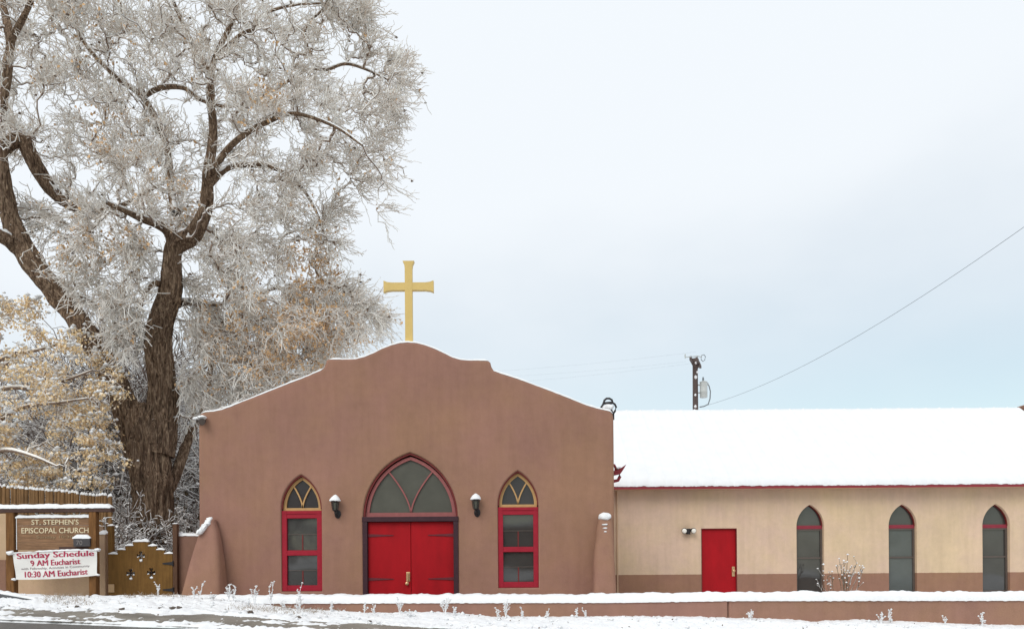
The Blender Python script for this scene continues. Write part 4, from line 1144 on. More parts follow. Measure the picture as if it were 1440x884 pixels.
# ---- golden leafed tree overhanging the sign
GD = 17.9
gb = P(-75, 800, GD)
gt = Thing('golden_leaf_tree', 'smaller tree with snow laden golden leaves above the wooden fence', 'tree', (gb.x, GD, 0.5))
gl = [
    [(-75, 800, 34, GD), (-72, 740, 28, GD), (-66, 690, 25, GD), (-62, 650, 22, GD), (-66, 600, 16, GD), (-60, 550, 11, GD), (-50, 500, 7, GD), (-20, 450, 4, GD)],
    [(-62, 650, 18, GD), (-30, 615, 12, GD - .2), (5, 585, 8, GD - .3), (40, 570, 6, GD - .4), (80, 566, 5, GD - .5), (120, 560, 3, GD - .6)],
    [(-64, 610, 14, GD), (-30, 560, 9, GD + .1), (10, 545, 7, GD + .1), (50, 545, 6, GD), (90, 535, 4.5, GD - .2), (130, 520, 3, GD - .3)],
    [(-63, 640, 14, GD), (-30, 640, 9, GD - .4), (10, 632, 7, GD - .6), (45, 640, 5, GD - .8), (80, 655, 3, GD - .8)],
    [(-62, 580, 12, GD), (-40, 520, 9, GD + .2), (0, 505, 7, GD + .2), (35, 495, 6, GD + .1), (60, 490, 5, GD), (100, 478, 3, GD)],
    [(-66, 600, 12, GD), (-110, 560, 8, GD), (-150, 530, 5, GD), (-200, 500, 3, GD)],
]
lims = []
for i, seq in enumerate(gl):
    pts, rad = limb_px(seq); V, Fq, pr_ = furrowed(pts, rad, 16, 0.08, 40 + i * 2.2, 0.07)
    np_obj('trunk' if i == 0 else 'limb', V, Fq, M['branch'], gt, True); lims.append(catmull(pts, rad, 0.2))
gpoly = [(-260, 460), (-120, 400), (0, 415), (40, 425), (80, 455), (130, 478), (160, 505), (164, 550), (148, 590), (160, 625), (150, 672), (100, 680), (60, 668), (0, 672), (-100, 690), (-240, 640)]
GT = crown_pts(340, gpoly, -260, 165, 400, 690, GD - 0.2, 1.3, g, 5)
gp, gw = grow(lims, GT, g, 0.05, 0.05)
rad = np.minimum(0.008 * gw ** 0.5 + 0.003, 0.03)[:, None] * np.linspace(1, 0.5, 8)[None]
V, Fq = tube_batch(gp, rad, 6); np_obj('branches', V, Fq, M['branch'], gt, True, 'stuff')
g1 = spawn(gp, 5, 0.15, 0.4, np.array(P(-60, 560, GD)), g, 5, 0.4, 0.0, 0.25)
V, Fq = tube_batch(g1, np.linspace(0.009, 0.006, 5)[None] * np.ones((len(g1), 1)), 4); np_obj('twigs', V, Fq, M['twig'], gt, True, 'stuff')
q = g1[:, -1] - np.array([0, 0, EYE]); tpx = CX + F * q[:, 0] / q[:, 1]; tpy = HZ - F * q[:, 2] / q[:, 1]
ends = g1[:, -1]; ends = ends[(g.random(len(ends)) < 0.52)]
cl = np.repeat(ends, 34, axis=0); cl = cl + g.normal(size=cl.shape) * np.array([0.10, 0.10, 0.05]) + np.array([0, 0, -0.05])
V, Fq = quads(cl, 0.052, g, hang=1.2); np_obj('leaves', V, Fq, M['goldleaf'], gt, False, 'stuff')
sc = np.repeat(ends, 4, axis=0) + g.normal(size=(len(ends) * 4, 3)) * np.array([0.09, 0.09, 0.02]) + np.array([0, 0, 0.035])
V, Fq = icos(sc, 0.035 + 0.045 * g.random(len(sc)) ** 1.5, g); np_obj('leaf_snow', V, Fq, M['snow'], gt, True, 'stuff')

# ---- background trees and shrubs
def generic_tree(name, seed, H, spread, ntar, trunk_r, low=0.25, tw=9, leaf=0.0):
    g = np.random.default_rng(seed)
    t = Thing(name, None, 'tree', (0, 0, 0))
    pts = [(0, 0, -0.2)]; x = y = 0.0
    for k in range(1, 7):
        x += g.normal() * 0.12; y += g.normal() * 0.12; pts.append((x, y, H * 0.75 * k / 6))
    rr = list(np.linspace(trunk_r * 1.25, trunk_r * 0.25, 7))
    V, Fq, pr_ = furrowed(pts, rr, 14, 0.1, seed, 0.25); np_obj('trunk', V, Fq, M['branch'], t, True)
    lm = [catmull(pts, rr, 0.4)]
    d = unit(g.normal(size=(ntar, 3))) * (g.random((ntar, 1)) ** 0.45)
    tar = d * np.array([spread, spread, H * (1 - low) / 2]) + np.array([0, 0, H * (low + (1 - low) / 2)])
    lm[0] = (lm[0][0][len(lm[0][0]) // 4:], lm[0][1][len(lm[0][1]) // 4:])
    pa, w = grow(lm, tar, g, 0.2, 0.06)
    rad = np.minimum(0.014 * w ** 0.5 + 0.004, trunk_r * 0.6)[:, None] * np.linspace(1, 0.5, 8)[None]
    a = spawn(pa, tw, 0.4, 1.1, np.array([0, 0, H * 0.4]), g, 4, 0.35, 0.25, 0.1)
    b = spawn(a, 2, 0.25, 0.6, np.array([0, 0, H * 0.4]), g, 3, 0.35, 0.2, 0.1)
    V0, F0 = tube_batch(pa, rad, 5); np_obj('branches', V0, F0, M['fartwig'], t, True, 'stuff')
    V1, F1 = tube_batch(a, np.linspace(0.018, 0.011, 4)[None] * np.ones((len(a), 1)), 3)
    V2, F2 = tube_batch(b, np.linspace(0.014, 0.010, 3)[None] * np.ones((len(b), 1)), 3)
    np_obj('twigs', np.vstack([V1, V2]), np.vstack([F1, F2 + len(V1)]), M['fartwig'], t, True, 'stuff')
    return t.root
def place(root, loc, rz, sc, label, group, first):
    r = root if first else root.copy()
    if not first:
        COL.objects.link(r)
        for chd in list(root.children):
            c = chd.copy(); COL.objects.link(c); c.parent = r
    r.location = loc; r.rotation_euler = (0, 0, rz); r.scale = (sc,) * 3
    r['label'] = label; r['category'] = 'tree'; r['group'] = group
    return r
bt = [generic_tree('bare_tree', 21, 6.5, 2.4, 90, 0.14), generic_tree('bare_tree', 22, 5.5, 2.6, 90, 0.12, 0.15)]
lab_bt = 'bare snow dusted tree in the thicket behind the wooden fence'
spots = [(196, 24.5, 0, 1.35), (176, 27.5, 1, 1.6), (214, 28.5, 1, 1.55), (120, 25, 0, 1.1), (20, 27, 0, 1.0), (95, 30, 1, 1.1), (150, 26, 0, .9), (190, 33, 1, 1.2), (255, 27, 1, 1.0), (60, 36, 0, 1.2), (290, 30, 0, 1.05), (130, 40, 1, 1.3), (235, 40, 0, 1.25), (330, 34, 1, 1.1), (-60, 30, 1, 1.1), (10, 42, 1, 1.3), (380, 38, 0, 1.1)]
usedt = [False, False]
for k, (px_, D, kind, sc_) in enumerate(spots):
    p = P(px_, 780, D)
    place(bt[kind], (p.x, D, 0.1), k * 1.7, sc_, 'bare snow dusted tree ' + ('in the thicket behind the stake fence' if px_ < 140 else 'in the thicket behind the cottonwood' if px_ < 270 else 'beyond the church roof behind the cottonwood'), 'bare trees behind the fence', not usedt[kind]); usedt[kind] = True
for k, (x, y, kind, sc_) in enumerate(((-9, -17, 0, 1.15), (-3.5, -21, 1, 1.2), (6, -19, 0, 1.0), (11, -24, 1, 1.3), (-15, -22, 1, 1.2), (17, -18, 0, 1.1))):
    place(bt[kind], (x, y, 0.3), k * 2.1, sc_, 'bare snow dusted tree across the street', 'bare trees across the street', False)
def shrub(seed):
    g = np.random.default_rng(seed)
    t = Thing('snowy_shrub', None, 'shrub', (0, 0, 0))
    st = np.zeros((26, 5, 3)); 
    for i in range(26):
        a = g.random() * 6.28; e = 0.25 + 0.55 * g.random(); L = 0.9 + 0.9 * g.random()
        for k in range(5):
            s_ = k / 4; st[i, k] = (math.cos(a) * e * L * s_ ** 1.2, math.sin(a) * e * L * s_ ** 1.2, L * s_ - 0.05)
        st[i, 1:] += g.normal(size=(4, 3)) * 0.04
    V, Fq = tube_batch(st, np.linspace(0.02, 0.009, 5)[None] * np.ones((26, 1)), 4); np_obj('stems', V, Fq, M['fartwig'], t, True, 'stuff')
    a = spawn(st, 16, 0.2, 0.55, np.array([0, 0, 0.2]), g, 4, 0.3, 0.2, 0.1); b = spawn(a, 3, 0.08, 0.25, np.array([0, 0, 0.2]), g, 3)
    V1, F1 = tube_batch(a, np.linspace(0.010, 0.007, 4)[None] * np.ones((len(a), 1)), 3); V2, F2 = tube_batch(b, np.linspace(0.010, 0.008, 3)[None] * np.ones((len(b), 1)), 3)
    np_obj('twigs', np.vstack([V1, V2]), np.vstack([F1, F2 + len(V1)]), M['fartwig'], t, True, 'stuff')
    sel = b[g.random(len(b)) < 0.5, -1]; V, Fq = quads(sel, 0.06, g); np_obj('leaves', V, Fq, bark_snow('shrub leaf %d' % seed, srgb(96, 84, 66), 0.2, 0.7), t, False, 'stuff')
    return t.root
sh = [shrub(31), shrub(32)]; useds = [False, False]
for k, (px_, D, kind, sc_) in enumerate([(185, 16.9, 0, .28), (212, 17.0, 1, .28), (135, 18.3, 0, 1.1), (150, 17.6, 1, 1.0), (165, 18.6, 1, 1.2), (170, 17.4, 0, .65), (268, 18.6, 0, 1.0), (285, 19.4, 1, 1.1), (262, 21, 0, 1.3), (140, 21, 1, 1.5), (165, 22.5, 0, 1.6), (105, 22, 0, 1.5), (278, 22.5, 1, 1.5), (60, 22.5, 1, 1.6), (20, 21.5, 0, 1.5), (-20, 22, 1, 1.5), (255, 24, 1, 1.9), (120, 24.5, 0, 1.9), (80, 25, 1, 2.0), (285, 25.5, 0, 1.9), (40, 25, 0, 2.0), (170, 25.5, 1, 2.0)]):
    p = P(px_, 780, D); r = place(sh[kind], (p.x, D, 0.25 if D > 20 else float(z_lot(p.x, D))), k * 1.3, sc_, ('small snowy shrub close behind the wooden gate' if sc_ < 0.4 else 'snow covered twiggy shrub behind the stake fence' if px_ < 125 else 'snow covered twiggy shrub between the stake fence and the cottonwood' if px_ < 215 else 'snow covered twiggy shrub between the cottonwood and the church wall'), 'snowy shrubs behind the fence', not useds[kind]); useds[kind] = True; r['category'] = 'shrub'
# ------------------------------------------------------------------ sign, banner, gate, fence on the left
def text_mesh(body, width, height, bold=0.0, depth=0.004, space=1.0):
    cu = bpy.data.curves.new('lettering', 'FONT'); cu.body = body; cu.size = 1.0; cu.offset = bold; cu.extrude = 0.5; cu.space_character = space; cu.resolution_u = 3
    cu.align_x = 'CENTER'
    ob = bpy.data.objects.new('lettering', cu); COL.objects.link(ob)
    dg = bpy.context.evaluated_depsgraph_get(); me = bpy.data.meshes.new_from_object(ob.evaluated_get(dg))
    vs = np.array([v.co[:] for v in me.vertices]); fs = [tuple(p.vertices) for p in me.polygons]
    bpy.data.objects.remove(ob); bpy.data.curves.remove(cu); bpy.data.meshes.remove(me)
    lo, hi = vs.min(0), vs.max(0)
    vs[:, 0] = (vs[:, 0] - (lo[0] + hi[0]) / 2) / (hi[0] - lo[0]) * width
    vs[:, 1] = (vs[:, 1] - lo[1]) / (hi[1] - lo[1]) * height
    vs[:, 2] = (vs[:, 2] - (lo[2] + hi[2]) / 2) * depth
    return vs, fs
SY = 15.2; s1 = SY / F
c = P(75, 835, SY)
sg = Thing('church_sign', 'hanging wooden church sign board with cream letters between two posts', 'sign', (c.x, SY, 0.45))
for (a, b, lab) in ((11.5, 22.5, None), (127.5, 137.5, None)):
    xa, xb = P(a, 780, SY).x, P(b, 780, SY).x
    mb = MB(); mb.box(xa, xb, SY - 0.07, SY + 0.07, 0.3, P(a, 719.5, SY).z, 0.008); sg.part('post', mb, M['post'])
bl, br = P(-40, 716, SY), P(158.5, 716, SY)
mb = MB(); mb.box(bl.x, br.x, SY - 0.08, SY + 0.08, P(70, 720, SY).z, P(70, 713.5, SY).z, 0.008); sg.part('beam', mb, M['beam'])
mb = MB(); mb.snow([(bl.x, SY, P(70, 714, SY).z), (br.x, SY, P(70, 714, SY).z)], 0.17, 0.075, over=0.012, seed=8, rag=0.3); sg.part('beam_snow', mb, M['snow'], smooth=True)
xa, xb = P(25, 750, SY).x, P(131, 750, SY).x
rows = [727, 738.5, 750.5, 762, 772.5]
for k in range(4):
    z1, z0 = P(78, rows[k], SY).z, P(78, rows[k + 1], SY).z
    mb = MB(); mb.box(xa + 0.004 * (k % 2), xb - 0.005 * (k % 2), SY - 0.028 - 0.003 * (k % 2), SY + 0.025, z0 + 0.003, z1, 0.006); pl = sg.part('plank', mb, M['signwood'])
mb = MB(); mb.box(P(85, 770, SY).x, xb, SY - 0.05, SY - 0.0345, P(78, 773, SY).z, P(78, 768.5, SY).z); sg.part('lower_rail', mb, M['beam'])
mb = MB(); mb.box(xa - 0.012, xa - 0.001, SY - 0.03, SY + 0.025, P(78, 772, SY).z, P(78, 728, SY).z); sg.part('edge_snow', mb, M['snow'])
mb = MB(); mb.snow([(xa - 0.02, SY, P(78, 727, SY).z), (xb + 0.01, SY, P(78, 727, SY).z)], 0.075, 0.06, over=0.01, seed=9, rag=0.4); sg.part('board_snow', mb, M['snow'], smooth=True)
for px_ in (52, 105):
    c = P(px_, 721, SY); mb = MB()
    for k in range(3):
        z = c.z + 0.01 - k * 0.028; mb.tube([(c.x + 0.012 * math.cos(t * 0.785), SY, z + 0.018 * math.sin(t * 0.785)) for t in range(9)], 0.004, 5)
    mb.blob((c.x - 0.01, SY, c.z - 0.012), (0.03, 0.03, 0.025), 1, 0.3, px_); sg.part('hanger_chain', mb, M['rope'])
def letter(thing, body, pxc, py0, py1, wpx, mat, D, yf, bold=0.0, tilt=0.0, name='lettering', space=1.0):
    vs, fs = text_mesh(body, wpx * D / F, (py1 - py0) * D / F, bold, 0.008, space)
    c = P(pxc, py1, D); mb = MB(); mb.add([(c.x + v[0], yf - v[2], c.z + v[1] + v[0] * tilt) for v in vs], fs); return thing.part(name, mb, mat, kind='stuff')
yf = SY - 0.036
letter(sg, "ST. STEPHEN'S", 79, 730.0, 737.2, 66, M['letter'], SY, yf, 0.0)
letter(sg, 'EPISCOPAL CHURCH', 79, 741.6, 749.2, 94, M['letter'], SY, yf, 0.0)
letter(sg, 'Sunday 10:30 a', 82, 752.5, 757.5, 58, plain('worn carved letters', srgb(160, 138, 108), 0.8, 0.2, 0.25, 30), SY, yf, -0.004)
c0, c1 = P(107.5, 768, SY), P(130.5, 756, SY)
mb = MB(); mb.box(c0.x, c1.x, SY - 0.11, SY - 0.036, c0.z, c1.z, 0.006); bx = sg.part('number_box', mb, plain('charcoal metal box', srgb(66, 62, 64), 0.5, 0.4, 0.1))
vs, fs = text_mesh('70', 8.5 * s1, 6.5 * s1, 0.0, 0.006); c = P(116, 766, SY); mb = MB(); mb.add([(c.x + v[0], SY - 0.113 - v[2], c.z + v[1]) for v in vs], fs); sg.part('number', mb, plain('grey numerals', srgb(128, 122, 120), 0.6), bx)
mb = MB(); mb.snow([(c0.x - 0.015, SY - 0.07, c1.z - 0.004), (c1.x + 0.005, SY - 0.07, c1.z - 0.004)], 0.085, 0.065, over=0.008, seed=4, rag=0.2); sg.part('box_snow', mb, M['snow'], bx, smooth=True)

# banner
BY = SY - 0.13
cs = [P(17.5, 777.5, BY), P(136.5, 773, BY), P(136.8, 808.5, BY), P(22, 814.5, BY)]
c = P(78, 812, BY)
bn = Thing('vinyl_banner', 'white vinyl banner with crimson service times hung under the church sign', 'banner', (c.x, BY, c.z))
def ban(u, v):
    t_ = cs[0].lerp(cs[1], u); b_ = cs[3].lerp(cs[2], u); p = t_.lerp(b_, v)
    sag = 0.022 * math.sin(math.pi * u) * v - 0.012 * math.sin(math.pi * u) * (1 - v)
    wr = 0.010 * math.sin(9 * u + 5 * v) + 0.008 * N3(u * 4, v * 3, 2) + 0.012 * math.exp(-((u - 0.14 - v * 0.25) / 0.05) ** 2)
    p = p + Vector((0.012 * math.sin(math.pi * v) * (1 - u) - 0.010 * math.sin(math.pi * v) * u, -wr, -sag)); return p
nu, nv = 60, 20; mb = MB()
for j in range(nv + 1):
    for i in range(nu + 1): mb.v.append(tuple(ban(i / nu, j / nv)))
for j in range(nv + 1):
    for i in range(nu + 1): p = ban(i / nu, j / nv); mb.v.append((p.x, p.y + 0.003, p.z))
o2 = (nu + 1) * (nv + 1); W_ = nu + 1
for j in range(nv):
    for i in range(nu):
        a = j * W_ + i; mb.f += [(a, a + 1, a + 1 + W_, a + W_), (a + o2, a + W_ + o2, a + 1 + W_ + o2, a + 1 + o2)]
for i in range(nu): mb.f += [(i, i + o2, i + 1 + o2, i + 1), (nv * W_ + i, nv * W_ + i + 1, nv * W_ + i + 1 + o2, nv * W_ + i + o2)]
for j in range(nv): mb.f += [(j * W_, (j + 1) * W_, (j + 1) * W_ + o2, j * W_ + o2), (j * W_ + nu, j * W_ + nu + o2, (j + 1) * W_ + nu + o2, (j + 1) * W_ + nu)]
bn.part('sheet', mb, M['vinyl'], smooth=True)
def ban_text(body, u0, u1, v0, v1, mat, fat):
    vs, fs = text_mesh(body, 1.0, 1.0, 0.0, 1.0); mb = MB()
    for k, sh in enumerate(((0,) if fat == 0 else (-fat, 0, fat))):      # heavy upright strokes of the display face
        pts = []
        for v in vs:
            p = ban(u0 + (u1 - u0) * (v[0] + 0.5) + sh, v1 - (v1 - v0) * v[1]); pts.append((p.x, p.y - 0.003 - 0.0012 * k - 0.001 * (v[2] > 0), p.z))
        mb.add(pts, fs)
    bn.part('print', mb, mat, kind='stuff')
ban_text('Sunday Schedule', 0.05, 0.965, 0.01, 0.29, M['bannerred'], 0.0042)
ban_text('9 AM Eucharist', 0.20, 0.80, 0.30, 0.51, M['bannerred'], 0.0032)
ban_text('with Fellowship, Activities in Community', 0.075, 0.91, 0.555, 0.665, M['bannergrey'], 0)
ban_text('10:30 AM Eucharist', 0.115, 0.885, 0.70, 0.92, M['bannerred'], 0.0032)
mb = MB(); pts = [ban(i / 20, 0.0) + Vector((0, 0.0, 0.0)) for i in range(21)]; mb.snow(pts, 0.035, 0.02, over=0.002, seed=12, rag=0.9, step=0.02)
for (u, v, r) in ((0.0, 0.0, 0.055), (1.0, 0.0, 0.045), (1.0, 1.0, 0.03), (0.0, 1.0, 0.035)):
    p = ban(u, v); mb.blob((p.x + (0.02 if u else -0.03), p.y - 0.01, p.z + 0.01), (r * 1.3, r, r * 0.7), 2, 0.3, u + v)
bn.part('banner_snow', mb, M['snow'], smooth=True)
for (u, v, dx) in ((0, 0, -0.02), (1, 0, 0.01), (1, 1, 0.01), (0, 1, -0.06)):
    p = ban(u, v); mb = MB(); mb.tube([p, p + Vector((dx, 0.06, 0.005))], 0.006, 6); bn.part('tie_rope', mb, M['rope'])

# tan wall behind the sign, with pier and pillar
AY = 15.9
c = P(60, 830, AY); tw = Thing('tan_wall', 'cream stucco wall behind the church sign', 'wall', (c.x, AY, 0.4))
def bpx(mb, a, b, py, D, y0, y1, z0=0.2, bev=0.02):
    pa, pb = P(a, py, D), P(b, py, D); mb.box(pa.x, pb.x, y0, y1, z0, (pa.z + pb.z) / 2, bev); return pa, pb
mb = MB(); bpx(mb, 14.5, 136.5, 739, AY, AY + 0.02, AY + 0.25); tw.part('wall_panel', mb, M['tanwall'])
mb = MB(); bpx(mb, -90, 14, 722, AY, AY, AY + 0.27); tw.part('wall_pier', mb, M['tanwall'])
mb = MB(); bpx(mb, -90, 8.5, 787, AY - 0.05, AY - 0.06, AY - 0.004, 0.2, 0.01); tw.part('wall_base', mb, M['stub'])
mb = MB(); pa, pb = bpx(mb, 137, 148.5, 750, AY, AY - 0.02, AY + 0.22); tw.part('wall_pillar', mb, M['tanwall'])
mb = MB(); mb.snow([(pa.x - 0.01, AY + 0.1, pa.z - 0.006), (pb.x + 0.01, AY + 0.1, pb.z - 0.006)], 0.25, 0.08, over=0.01, seed=3, rag=0.15); tw.part('pillar_snow', mb, M['snow'], smooth=True)
mb = MB(); pa = P(14.5, 739, AY); pb = P(136, 739, AY); mb.snow([(pa.x, AY + 0.13, pa.z - 0.005), (pb.x, AY + 0.13, pb.z - 0.005)], 0.24, 0.05, seed=31); tw.part('wall_snow', mb, M['snow'], smooth=True)

# wooden gate
GY = 15.75; s2 = GY / F
c = P(197, 830, GY); gt2 = Thing('wooden_gate', 'stepped brown wooden gate with three cut out crosses', 'gate', (c.x, GY, 0.5))
steps = [(152.5, 165, 777.5), (165, 176, 771.5), (176, 187, 766), (187, 208.5, 760.5), (208.5, 220, 766.5), (220, 231, 772), (231, 242.5, 777.5)]
xf = lambda px_: P(px_, 790, GY).x
zf = lambda py_: P(197, py_, GY).z
outer = [(xf(152.5), 0.5), (xf(242.5), 0.5)]
for a, b, y_ in reversed(steps): outer += [(xf(b) + (0.0004 if b != 242.5 else 0), zf(y_)), (xf(a) + 0.0006, zf(y_))]
def cross_poly(pxc, pyc, h):
    x, z = xf(pxc), zf(pyc); k = h * s2
    a, f = 0.10 * k, 0.19 * k
    up, dn, hw = 0.42 * k, 0.58 * k, 0.40 * k
    pts = [(-f, -dn), (f, -dn), (a, 0 - a), (hw, -f), (hw, f), (a, a), (f, up), (-f, up), (-a, a), (-hw, f), (-hw, -f), (-a, -a)]
    return [(x + p, z + q_ + 0.05 * k) for p, q_ in pts]
hs = [cross_poly(198, 781.5, 14), cross_poly(183.5, 806.5, 15), cross_poly(212.5, 805.5, 15)]
gp_ = gt2.part('gate_panel', wall_panel(outer, hs, GY, 0.055, 0.003, 0.001), M['gate'])
for hnum, h_ in enumerate(hs):
    mb = MB(); zb_ = min(p[1] for p in h_); cx_ = sum(p[0] for p in h_) / 12
    mb.blob((cx_ + 0.004, GY + 0.02, zb_ + 0.022), (0.036, 0.03, 0.026), 2, 0.3, hnum)
    zmid = zb_ + 0.62 * (max(p[1] for p in h_) - zb_)
    for sx in (-1, 1): mb.blob((cx_ + sx * 0.06, GY + 0.02, zmid - 0.035), (0.022, 0.03, 0.014), 2, 0.3, hnum + sx)
    gt2.part('cutout_snow', mb, M['snow'], gp_, smooth=True)
for k, (a, b, y_) in enumerate(steps):
    mb = MB(); mb.snow([(xf(a), GY + 0.028, zf(y_) - 0.003), (xf(b) + 0.01, GY + 0.028, zf(y_) - 0.003)], 0.065, 0.036 if k != 3 else 0.055, over=0.008, seed=k * 2.0, rag=0.4); gt2.part('step_snow', mb, M['snow'], gp_, smooth=True)
mb = MB(); mb.box(xf(150), xf(152.2), GY - 0.03, GY + 0.06, 0.4, zf(745)); mb = MB()
mb.box(xf(149.6), xf(156.2), GY + 0.06, GY + 0.16, 0.4, zf(738), 0.008); gt2.part('gate_post', mb, M['gate'])
mb = MB(); mb.snow([(xf(149.2), GY + 0.11, zf(738) - 0.004), (xf(156.6), GY + 0.11, zf(738) - 0.004)], 0.12, 0.05, seed=1); gt2.part('post_snow', mb, M['snow'], smooth=True)
mb = MB(); mb.box(xf(242.8), xf(249), GY + 0.0, GY + 0.1, 0.4, zf(736), 0.008); gt2.part('gate_post', mb, wood('old post', srgb(96, 70, 54)))
mb = MB(); mb.snow([(xf(242.4), GY + 0.05, zf(736) - 0.004), (xf(249.4), GY + 0.05, zf(736) - 0.004)], 0.12, 0.04, seed=2); gt2.part('post_snow', mb, M['snow'], smooth=True)
for py_ in (792, 829):
    mb = MB(); mb.prism([(xf(229), zf(py_) - 0.012), (xf(243), zf(py_) - 0.035), (xf(243), zf(py_) + 0.035), (xf(229), zf(py_) + 0.012)], GY - 0.015, GY - 0.003)
    mb.tube([(xf(243.5), GY - 0.012, zf(py_) - 0.05), (xf(243.5), GY - 0.012, zf(py_) + 0.05)], 0.018, 8); gt2.part('strap_hinge', mb, M['iron'])
mb = MB(); mb.box(xf(153), xf(161), GY - 0.03, GY - 0.002, zf(832), zf(820.5), 0.006); gt2.part('latch_plate', mb, plain('tan latch plate', srgb(182, 150, 112), 0.6))

# brown stub wall between gate and buttress
c = P(264, 830, 15.9); sw = Thing('stub_wall', 'short dark brown stucco wall with snow between gate and church', 'wall', (c.x, 15.9, 0.3))
mb = MB(); pa, pb = bpx(mb, 243.5, 292, 752, 15.86, 15.86, 16.1, 0.1, 0.02); sw.part('wall_body', mb, M['stub'])
mb = MB(); mb.snow([(pa.x, 15.98, pa.z - 0.006), (pb.x, 15.98, pb.z - 0.006)], 0.25, 0.06, over=0.01, seed=21, rag=0.3); sw.part('snow_cap', mb, M['snow'], smooth=True)

# stake fence behind
FD = 17.4
c = P(80, 800, FD); fn = Thing('stake_fence', 'brown upright stake fence with snow tipped tops above the sign', 'fence', (c.x, FD, 0.5))
st_mb = MB(); st_mb.tube([(0, 0, 0), (0, 0, 0.9), (0, 0, 1.70), (0, 0, 1.74)], [0.038, 0.037, 0.036, 0.022], 8)
tip = MB(); tip.blob((0, 0, 1.745), (0.03, 0.045, 0.042), 1, 0.2, 2)
first = None
px_ = -110.0; k = 0
while px_ < 158:
    py_ = np.interp(px_, [-110, 0, 80, 158], [668, 681.5, 688.5, 696]) + random.uniform(-1.2, 1.2)
    p = P(px_, py_, FD)
    if first is None:
        a = st_mb.build('stake', M['fence'], smooth=True); b = tip.build('snow_tip', M['snow'], smooth=True); first = (a, b)
    else:
        a = first[0].copy(); b = first[1].copy(); COL.objects.link(a); COL.objects.link(b)
    a.parent = fn.root; b.parent = a
    a.location = Vector((p.x, FD + random.uniform(-0.01, 0.01), p.z - 1.76)) - fn.loc; a.rotation_euler = (random.uniform(-.01, .01), random.uniform(-.012, .012), k)
    px_ += 4.1 + random.uniform(-0.3, 0.3); k += 1
for zz in (0.9, 1.9):
    mb = MB(); mb.box(P(-112, 700, FD).x, P(157, 700, FD).x, FD + 0.035, FD + 0.08, zz, zz + 0.09); fn.part('rail', mb, M['fence'])
# timber edging half buried at the left
a, b = P(-40, 829, 13.6), P(54, 845.5, 13.25)
mb = MB(); d = (b - a).normalized(); up = Vector((0, 0, 1)); sd = d.cross(up).normalized()
pts = [a + sd * y_ + up * z_ for (y_, z_) in ((-0.09, -0.13), (0.09, -0.13), (0.09, 0.035), (-0.09, 0.035))]; L = b - a
mb.add([tuple(p) for p in pts] + [tuple(p + L) for p in pts], [(0, 1, 2, 3), (7, 6, 5, 4), (0, 4, 5, 1), (1, 5, 6, 2), (2, 6, 7, 3), (3, 7, 4, 0)])
te = Thing('timber_edging', 'dark timber edging half buried in snow below the sign post', 'timber', (a.x, a.y, a.z - 0.1))
te.part('timber', mb, plain('dark wet timber', srgb(84, 84, 86), 0.7, 0.3, 0.2))
mb = MB(); mb.snow([a + up * 0.032, b + up * 0.032], 0.15, 0.04, seed=6, rag=0.7); te.part('timber_snow', mb, M['snow'], smooth=True)
# small house behind the fence, far left
c = P(-15, 700, 29); hs_ = Thing('far_house', 'small house with snowy roof behind the fence and golden tree', 'house', (c.x, 31, 0))
zr1 = P(0, 655, 29).z; ze1 = P(0, 668, 29).z
mb = MB(); mb.box(c.x - 4, c.x + 1.1, 29.3, 34, -0.1, ze1 - 0.05); hs_.part('wall', mb, plain('grey siding', srgb(150, 146, 142), 0.8))
mb = MB(); mb.prism([(c.x - 4.4, ze1 - 0.05), (c.x + 1.5, ze1 - 0.05), (c.x + 1.5, ze1 + 0.12), (c.x - 1.4, ze1 + 1.0), (c.x - 4.4, ze1 + 0.12)], 28.9, 34.4); hs_.part('roof', mb, M['snow'])
# ------------------------------------------------------------------ power pole and wires
PD = 38.0
c = P(978, 575, PD)
pt = P(977.5, 504, PD)
po = Thing('power_pole', 'weathered power pole with grey transformer behind the wing roof', 'pole', (c.x, PD, 0))
q = lambda a, b, dy=0.0: Vector((P(a, b, PD).x, PD + dy, P(a, b, PD).z))
mb = MB(); mb.tube([(c.x, PD, -0.3), (c.x, PD, 4), (pt.x, PD, pt.z)], [0.17, 0.15, 0.125], 14); po.part('shaft', mb, M['pole'], smooth=True)
for s_, dx in ((-1, -0.10), (1, 0.12)):      # pair of crossarms running nearly along the view
    a0, a1 = (q(971, 504), q(976, 513.5)) if s_ < 0 else (q(979.5, 504), q(985, 516))
    a0.y -= 1.2; a1.y += 1.2          # ends found on the pole's plane, then moved along the line of the arm
    a0 = Vector((a0.x * a0.y / PD, a0.y, EYE + (a0.z - EYE) * a0.y / PD)); a1 = Vector((a1.x * a1.y / PD, a1.y, EYE + (a1.z - EYE) * a1.y / PD))
    mb = MB(); d = (a1 - a0).normalized(); sd = d.cross(Vector((0, 0, 1))).normalized() * 0.05; up = Vector((0, 0, 0.06))
    v = [a0 - sd - up, a0 + sd - up, a0 + sd + up, a0 - sd + up, a1 - sd - up, a1 + sd - up, a1 + sd + up, a1 - sd + up]
    mb.add([tuple(x) for x in v], [(0, 1, 2, 3), (7, 6, 5, 4), (0, 4, 5, 1), (1, 5, 6, 2), (2, 6, 7, 3), (3, 7, 4, 0)])
    arm = po.part('crossarm', mb, M['pole'])
    for f in (0.06, 0.36, 0.66, 0.94):
        p = a0.lerp(a1, f) + up; mb = MB(); mb.lathe(p, [(0.02, 0), (0.02, 0.03), (0.045, 0.04), (0.04, 0.07), (0.015, 0.09)], 10); po.part('insulator', mb, M['iron'] if f < 0.5 else M['galv'], arm, smooth=True)
    mb = MB(); mb.snow([a0 + up, a1 + up], 0.11, 0.09, seed=s_); po.part('arm_snow', mb, M['snow'], arm, smooth=True)
